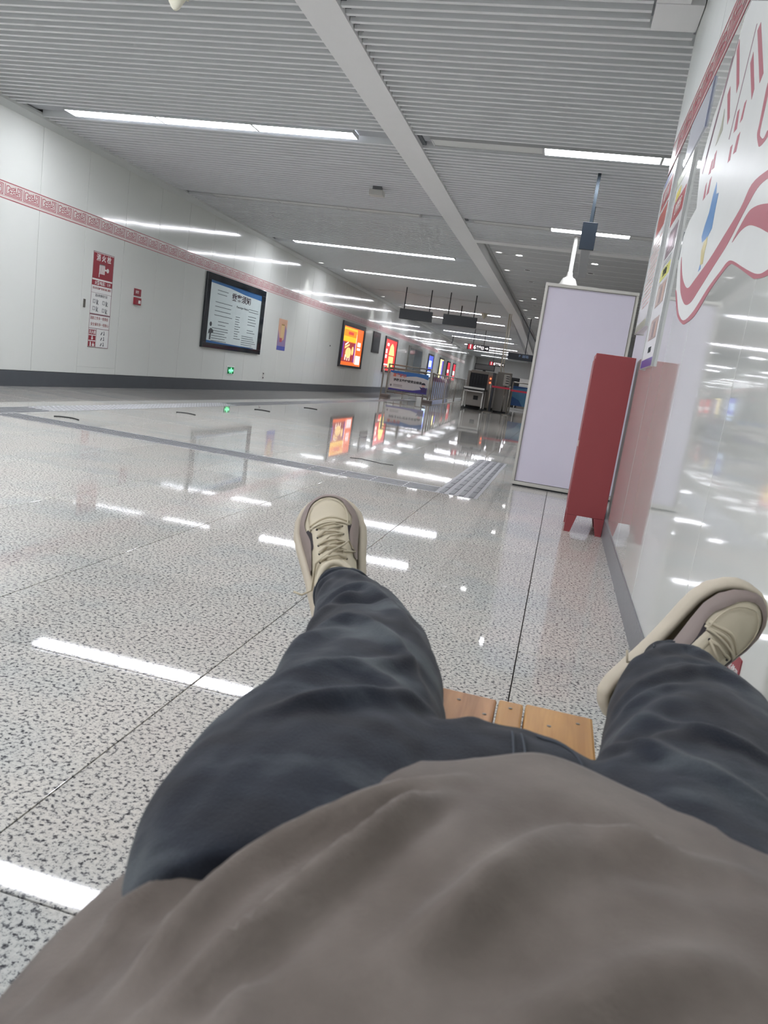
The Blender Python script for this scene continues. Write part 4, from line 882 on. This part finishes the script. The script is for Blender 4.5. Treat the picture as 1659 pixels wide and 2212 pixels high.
# further creases: across the back of each ankle, over the knees, at the groin
for pl, a, w_ in (([(-.40,1.25),(-.31,1.215),(-.25,1.16)],.008,.013),([(-.33,1.0),(-.25,.985),(-.16,1.03)],-.006,.014),([(-.10,.80),(-.14,.72),(-.24,.63)],.006,.012),([(-.06,.70),(-.10,.66),(-.2,.56)],.006,.012),
                  ([(.19,1.24),(.25,1.265),(.32,1.22)],.006,.011),([(.14,.95),(.21,1.03),(.30,1.02)],-.006,.016),([(.09,.72),(.16,.64),(.26,.58)],.007,.013),([(.12,.78),(.2,.72),(.31,.70)],.006,.014),([(-.05,.66),(0,.69),(.06,.665)],.004,.012),([(-.12,1.0),(-.15,1.1),(-.2,1.2)],.006,.010)):
    fj.append((pl, a, w_))
displace(tme, fj, .004, (16, 9, 16)); displace(tme, [], .0022, (48, 22, 40), 7.7)
def denim():
    m = bpy.data.materials.new('dark_denim'); m.use_nodes = True; nt = m.node_tree; b = nt.nodes['Principled BSDF']; L = nt.links
    g = nt.nodes.new('ShaderNodeNewGeometry')
    def nz(scale, det, vec=None):
        n = nt.nodes.new('ShaderNodeTexNoise'); n.inputs['Scale'].default_value = scale; n.inputs['Detail'].default_value = det; L.new(vec or g.outputs['Position'], n.inputs['Vector']); return n
    mp = nt.nodes.new('ShaderNodeMapping'); mp.inputs['Scale'].default_value = (5, 11, 5); L.new(g.outputs['Position'], mp.inputs['Vector'])
    n1 = nz(1.2, 4, mp.outputs[0])
    r = nt.nodes.new('ShaderNodeValToRGB'); e = r.color_ramp.elements
    e[0].position = .36; e[0].color = lin((24,27,35)); e[1].position = .64; e[1].color = lin((76,82,86)); k = e.new(.5); k.color = lin((38,43,52))
    L.new(n1.outputs['Fac'], r.inputs[0])
    n2 = nz(900, 1); mx = nt.nodes.new('ShaderNodeMix'); mx.data_type = 'RGBA'; mx.blend_type = 'OVERLAY'; mx.inputs[0].default_value = .35
    L.new(r.outputs[0], mx.inputs[6]); L.new(n2.outputs['Fac'], mx.inputs[7]); L.new(mx.outputs[2], b.inputs['Base Color'])
    b.inputs['Roughness'].default_value = .85; b.inputs['Sheen Weight'].default_value = .12; b.inputs['Sheen Roughness'].default_value = .5; b.inputs['Specular IOR Level'].default_value = .2
    bp = nt.nodes.new('ShaderNodeBump'); bp.inputs['Distance'].default_value = .0006; L.new(nz(500, 2).outputs['Fac'], bp.inputs['Height']); L.new(bp.outputs[0], b.inputs['Normal'])
    return m
M_DEN = denim(); tme.materials.clear(); tme.materials.append(M_DEN)
tme.polygons.foreach_set('use_smooth', [True]*len(tme.polygons)); tme.polygons.foreach_set('material_index', [0]*len(tme.polygons)); tme.name = 'trousers'
TR = bpy.data.objects.new('trousers', tme); C.objects.link(TR); child_world(TR, PE); tag(TR, 'dark blue-grey denim jeans')
bm = bmesh.new(); bm.from_mesh(tme); bvh = BVHTree.FromBMesh(bm)
M_STI = mat('denim_seam', (66,72,80), .8)
def drape(pl, n=24, up=.0012):
    out = []
    for p in smooth_pl(pl, n):
        h, nn, _, _ = bvh.ray_cast(Vector((p[0], p[1], .9)), Vector((0,0,-1)))
        if h is not None: out.append(h+nn*up)
    return out
def part_tube(name, pts, r, m, parent, seg=6, closed=False):
    off = parent.matrix_parent_inverse if parent.parent else Matrix()
    o = MB().tube(pts, r, seg, closed=closed).build(name, m, None, smooth=True); o.parent = parent; return o
for pl in ([(.010,.55),(.012,.60),(.008,.655)], [(.020,.55),(.022,.60),(.016,.655)], [(.070,.55),(.072,.60),(.060,.645),(.03,.668)],
           [(.2,1.19),(.205,1.215),(.208,1.24)]):
    pts = drape(pl)
    if len(pts) > 3: part_tube('seam', pts, .0011, M_STI, TR)
def hem(st, st2, name):
    c = Vector((st[1], st[0], st[2])); c2 = Vector((st2[1], st2[0], st2[2])); T = (c-c2).normalized(); A = T.cross(Vector((0,0,1))).normalized(); B = A.cross(T)
    f = lambda back, grow, n=40: [c - T*back + A*(st[3]+grow)*math.cos(2*math.pi*k/n) + B*(st[4]+grow)*math.sin(2*math.pi*k/n)*(1+.05*math.sin(3*2*math.pi*k/n)) for k in range(n)]
    G = [f(.020, .0005), f(.016,.0035), f(.008,.0045), f(.0,.0042), f(-.004,.001), f(-.002,-.006), f(.01,-.01)]
    o = MB().grid(G, closed_v=True).build('hem', M_DEN, None, smooth=True); o.parent = TR
    part_tube('hem_stitch', f(.0145,.0042), .0012, M_STI, TR, closed=True)
hem(LEGL[-1], LEGL[-2], 'l'); hem(LEGR[-1], LEGR[-2], 'r')

# ---- shirt
PX = [-.272,-.268,-.258,-.240,-.215,-.17,-.12,-.07,-.02,.03,.08,.12,.16,.20,.235,.27,.298,.312,.318]
PZ = [.452,.475,.505,.530,.553,.584,.610,.629,.640,.642,.640,.640,.640,.632,.612,.580,.540,.49,.452]
ny, nxs = 150, 150
G = []
arc = np.concatenate([[0], np.cumsum(np.hypot(np.diff(PX), np.diff(PZ)))]); arc /= arc[-1]
for i in range(ny):
    y = -.55+(.575+.55)*i/(ny-1); row = []
    for j in range(nxs):
        t = j/(nxs-1); x = np.interp(t, arc, PX); z = np.interp(t, arc, PZ)
        s_ = 0.0
        if y > .40: s_ = (y-.40)/.175
        z2 = z-.030*s_**1.5*(1 if x > -.1 else 1+min(1,(-.1-x)/.1)*.2)*(z-.42)/.22
        x2 = x*(1-.02*s_)
        if y < .30: x2 = x2*(1+.10*min(1,(.30-y)/.4)); z2 += .012*min(1,(.30-y)/.2)*(z-.45)/.2
        # hem comes down at the waist, a little uneven
        yy = y + (.018*math.sin(x*17+.6)+.010*math.sin(x*41) + (-.065*max(0,(-x-.10)/.17)) + (-.03*max(0,(x-.16)/.15)))*max(0,(y-.3)/.275)
        row.append((x2, yy, z2))
    G.append(row)
for k in range(7):    # hem turned under
    f = (k+1)/7; last = G[ny-1]
    G.append([(x, y_+.004*math.sin(f*math.pi)-.012*f*f, z-.012*f) for x, y_, z in last])
sh = MB().grid(G); 
# underside and shoulder end close the torso
n0 = nxs
under = [[(x*(1-.25*t) , G[i][0][1] if False else G[i][j][1], z) for j, (x, _, z) in enumerate([G[i][0], G[i][-1]])] for i, t in [(q, 0) for q in range(0, ny, 10)]]
U = [[(G[i][0][0]+(G[i][-1][0]-G[i][0][0])*q/8, G[i][0][1], .4515-.0*q) for q in range(9)] for i in range(0, ny, 8)]
sh.grid(U)
front = [[(p[0], p[1]+.0, .452+(p[2]-.452)*q/6) for p in G[0]] for q in range(7)]; sh.grid(front)
sme = sh.mesh('shirt', M_BLACK, smooth=True, fix=False)
# normals up for the displacement
co, no = mesh_np(sme)
fs = []
for pl, (a, w_) in zip(FOLD['s'], [(.020,.0085),(.016,.010),(.010,.014),(.011,.012),(.010,.011),(.008,.010),(.010,.018),(.010,.011)]): fs.append((pl, a, w_))
if no[ny*nxs//2][2] < 0: sme.flip_normals()
displace(sme, fs, .009, (9, 6, 5), 3.3)
def cloth():
    m = bpy.data.materials.new('taupe_brushed_cloth'); m.use_nodes = True; nt = m.node_tree; b = nt.nodes['Principled BSDF']; L = nt.links
    g = nt.nodes.new('ShaderNodeNewGeometry')
    n = nt.nodes.new('ShaderNodeTexNoise'); n.inputs['Scale'].default_value = 14; n.inputs['Detail'].default_value = 5; L.new(g.outputs['Position'], n.inputs['Vector'])
    r = nt.nodes.new('ShaderNodeValToRGB'); e = r.color_ramp.elements; e[0].position = .3; e[0].color = lin((100,92,86)); e[1].position = .7; e[1].color = lin((122,114,107)); L.new(n.outputs['Fac'], r.inputs[0]); L.new(r.outputs[0], b.inputs['Base Color'])
    b.inputs['Roughness'].default_value = .9; b.inputs['Sheen Weight'].default_value = .15; b.inputs['Sheen Roughness'].default_value = .4; b.inputs['Specular IOR Level'].default_value = .15
    n2 = nt.nodes.new('ShaderNodeTexNoise'); n2.inputs['Scale'].default_value = 380; L.new(g.outputs['Position'], n2.inputs['Vector'])
    bp = nt.nodes.new('ShaderNodeBump'); bp.inputs['Distance'].default_value = .0004; L.new(n2.outputs['Fac'], bp.inputs['Height']); L.new(bp.outputs[0], b.inputs['Normal'])
    return m
sme.materials.clear(); sme.materials.append(cloth())
SH = bpy.data.objects.new('shirt', sme); C.objects.link(SH); child_world(SH, PE); tag(SH, 'taupe brushed long top')

# ---- sneakers
SL = .31
HWL = [0,.02,.06,.14,.28,.42,.55,.66,.76,.85,.92,.965,.99,1.0]
HWV = [.0,.021,.035,.043,.046,.049,.054,.059,.062,.058,.047,.033,.018,.0]
def hw(l): return float(np.interp(l, HWL, HWV))
OUT = []
ls = list(np.concatenate([np.linspace(0,.06,8)[:-1], np.linspace(.06,.9,36)[:-1], np.linspace(.9,1,12)]))
OUT = [(l*SL, hw(l)+.002*math.sin(math.pi*l)) for l in ls]+[(l*SL, -hw(l)+.003*math.sin(math.pi*l)) for l in ls[::-1][1:-1]]
cenw = lambda l: .0
HL = [0,.1,.25,.36,.48,.60,.70,.80,.9,1.0]; HV = [.062,.075,.082,.078,.068,.058,.052,.046,.038,.026]
def HF(px, pw, off=0.0):
    l = min(1, max(0, px/SL)); h_ = max(1e-4, hw(l)-.008); q = min(1, abs(pw)/h_)
    return .034 + (float(np.interp(l, HL, HV))+off)*math.sqrt(max(0, 1-q**2.4))*math.sqrt(max(0, 1-max(0,(l-.80)/.20)**3)) + (.010*max(0,(l-.7)/.3)**2)
def UPP(i, s, off=0.0):
    x, w_ = OUT[i]; l = x/SL
    xi, wi = x+(.5*SL-x)*.022*(1 if abs(l-.5) > .3 else .4), w_*(1-.008/max(.02, abs(w_))) if abs(w_) > .02 else w_*.75
    qx = min(.76, max(.10, l))*SL
    px, pw = xi+(qx-xi)*s, wi*(1-s)
    o = off*(1-s)
    d = math.hypot(px-.5*SL*0-qx, pw) or 1
    ox, ow = (px-qx)/d*off*(1-s), pw/d*off*(1-s)
    return (px+ox, pw+ow, HF(px, pw, off)+ (off*.3 if s > .1 else 0))
M_CREAM = mat('cream_leather', (202,192,168), .55, var=.05, vscale=30, bump=.0006, bscale=60)
M_SOLE = mat('cream_sole', (198,188,168), .6, var=.05, vscale=20)
M_LILAC = mat('mauve_grey_guard', (142,128,122), .6, var=.04)
M_SDARK = mat('dark_insert', (46,40,44), .7)
M_LACE = mat('cream_lace', (190,180,156), .8, bump=.0004, bscale=700)
def make_shoe(label, origin, u, ntar, mir=1, ws=1.0):
    u = Vector(u).normalized(); n = Vector(ntar); n = (n-n.dot(u)*u).normalized(); wv = n.cross(u)*mir*ws
    Mx = Matrix((( u.x,wv.x,n.x,origin[0]),(u.y,wv.y,n.y,origin[1]),(u.z,wv.z,n.z,origin[2]),(0,0,0,1)))
    T = lambda p: Mx @ Vector(p)
    N = len(OUT)
    ss = [0,.03,.08,.15,.24,.34,.45,.57,.7,.85,1.0]
    up = MB().grid([[T(UPP(i, s)) for i in range(N)] for s in ss], closed_v=True).build('shoe', M_CREAM, None, smooth=True)
    child_world(up, PE); tag(up, label)
    def add(mbx, name, m, smooth=True):
        o = mbx.build(name, m, None, smooth=smooth); o.parent = up; return o
    rings = []
    for h_, g_ in ((0,-.012),(.0,-.004),(.004,0.002),(.014,.0065),(.024,.006),(.032,.0045),(.0385,.001),(.040,-.005),(.036,-.009)):
        row = []
        for x, w_ in OUT:
            l = x/SL; d = math.hypot(x-min(.8,max(.12,l))*SL, w_) or 1
            dx, dw = (x-min(.8,max(.12,l))*SL)/d, w_/d
            row.append(T((x+dx*g_, w_+dw*g_, h_+.014*max(0,(l-.72)/.28)**2*(1-h_*8 if h_ < .02 else .9)+(.002*math.sin(l*44) if .01 < h_ < .03 else 0))))
        rings.append(row)
    so_ = MB().grid(rings, closed_v=True); o = len(so_.v)-len(rings)*N; so_.f.append(tuple(range(N))); so_.mi.append(0)
    add(so_, 'sole', M_SOLE)
    # mauve guard wrapping the toe, wavy inner edge, dark inserts between guard and toe box
    idx = [i for i in range(N) if OUT[i][0]/SL > .40]
    def smax(i): 
        l = OUT[i][0]/SL
        return (.25+.04*math.sin(l*24)) * min(1, max(.15, (l-.38)/.10))
    add(MB().grid([[T(UPP(i, smax(i)*k/4, .0032 if 0 < k < 4 else .0018)) for i in idx] for k in range(5)]), 'toe_guard', M_LILAC)
    for sg in (1, -1):
        ii = [i for i in idx if .50 < OUT[i][0]/SL < .70 and OUT[i][1]*sg > 0]
        add(MB().grid([[T(UPP(i, smax(i)+(.02+.13*math.sin(math.pi*(OUT[i][0]/SL-.50)/.20)**.6)*k/2, .0015)) for i in ii] for k in range(3)]), 'dark_insert', M_SDARK)
        ii = [i for i in idx if .20 < 0 or (.40 < OUT[i][0]/SL < .47 and OUT[i][1]*sg > 0)]
    pts = [T(UPP(i, .36, .0022)) for i in idx if OUT[i][0]/SL > .66]
    add(MB().tube(pts, .0011, 5), 'toe_seam', M_CREAM)
    S_ = lambda l, w_, off: T((l*SL, w_, HF(l*SL, w_)+off))
    # vamp folds, eyestay, tongue
    for l in (.735, .705): add(MB().tube([S_(l+.02*math.cos(w_*70)-.015, w_, .0005) for w_ in np.linspace(-.036,.036,12)], .0030, 7), 'vamp_crease', M_CREAM)
    add(MB().grid([[S_(l, w_*(1 if l > .4 else 1.1), .0035+.001*math.cos(w_*80)) for w_ in np.linspace(-.017,.017,8)] for l in np.linspace(.18,.66,16)]), 'tongue', M_CREAM)
    for sg in (1, -1):
        add(MB().grid([[S_(l, sg*w_, .005 if .0165 < abs(w_) < .031 else .001) for w_ in np.linspace(.015,.033,6)] for l in np.linspace(.22,.66,16)]), 'eyestay', M_CREAM)
        for q in range(5):
            add(MB().tube([S_(.36+q*.07, sg*.022, .0048), S_(.36+q*.07, sg*.022, .0058)], .0026, 8), 'eyelet', M_SDARK)
    add(MB().tube([S_(.665+.02*math.cos(a), .032*math.sin(a), .004) for a in np.linspace(-1.57,1.57,14)], .0024, 6), 'throat_edge', M_CREAM)
    for q in range(5):
        l = .36+q*.07
        sgn = 1 if q % 2 else -1
        add(MB().tube([S_(l, -.022, .006), S_(l+.01, -.01, .011), S_(l+.02*sgn*.5+.012, .008, .012), S_(l+.01, .022, .006)], .0024, 7), 'lace', M_LACE)
        if q < 4: add(MB().tube([S_(l, .022, .007), S_(l+.035, 0, .014), S_(l+.07, -.022, .007)], .0023, 7), 'lace', M_LACE)
    add(MB().tube([S_(.40,0,.014), S_(.36,.03*mir,.018), S_(.30,.045*mir,.012), T((.26*SL,.062*mir,.055)), T((.30*SL,.075*mir,.05))], .0022, 7), 'lace_end', M_LACE)
    add(MB().tube([S_(.40,0,.014), S_(.44,-.02*mir,.018), S_(.5,-.03*mir,.016), S_(.46,-.038*mir,.012), S_(.40,-.02*mir,.014)], .0022, 7), 'lace_loop', M_LACE)
    # collar with ankle sock filling it
    ring = [T((.17*SL+.047*math.cos(a), .030*math.sin(a), HF(.17*SL+.047*math.cos(a), .030*math.sin(a))*.0+.108+.010*math.cos(a))) for a in np.linspace(0, 2*math.pi, 25)[:-1]]
    add(MB().tube(ring, .007, 8, closed=True), 'collar', M_CREAM)
    return up
make_shoe('cream sneaker with mauve toe guard, toe up, left in view', (-.314,1.32,.396), (-.38,.62,.61), (.05,-.75,.66), 1, 1.1)
make_shoe('cream sneaker turned outward against the right wall', (.155,1.285,.395), (.19,.055,.235), (.22,-.95,.0), -1)

# ============================================================ put each Empty at the base of its thing
def rebase():
    bpy.context.view_layer.update()
    for o in list(C.objects):
        if o.type == 'EMPTY' and o.parent is None and o.location.length < 1e-6 and o.children:
            lo = Vector((1e9,)*3); hi = -lo
            for ch in o.children_recursive:
                if ch.type != 'MESH': continue
                for c in ch.bound_box:
                    p = ch.matrix_world @ Vector(c)
                    lo = Vector(map(min, lo, p)); hi = Vector(map(max, hi, p))
            base = Vector(((lo.x+hi.x)/2, (lo.y+hi.y)/2, lo.z))
            for ch in o.children: ch.location = ch.location - base
            o.location = base
rebase()
bpy.context.view_layer.update()
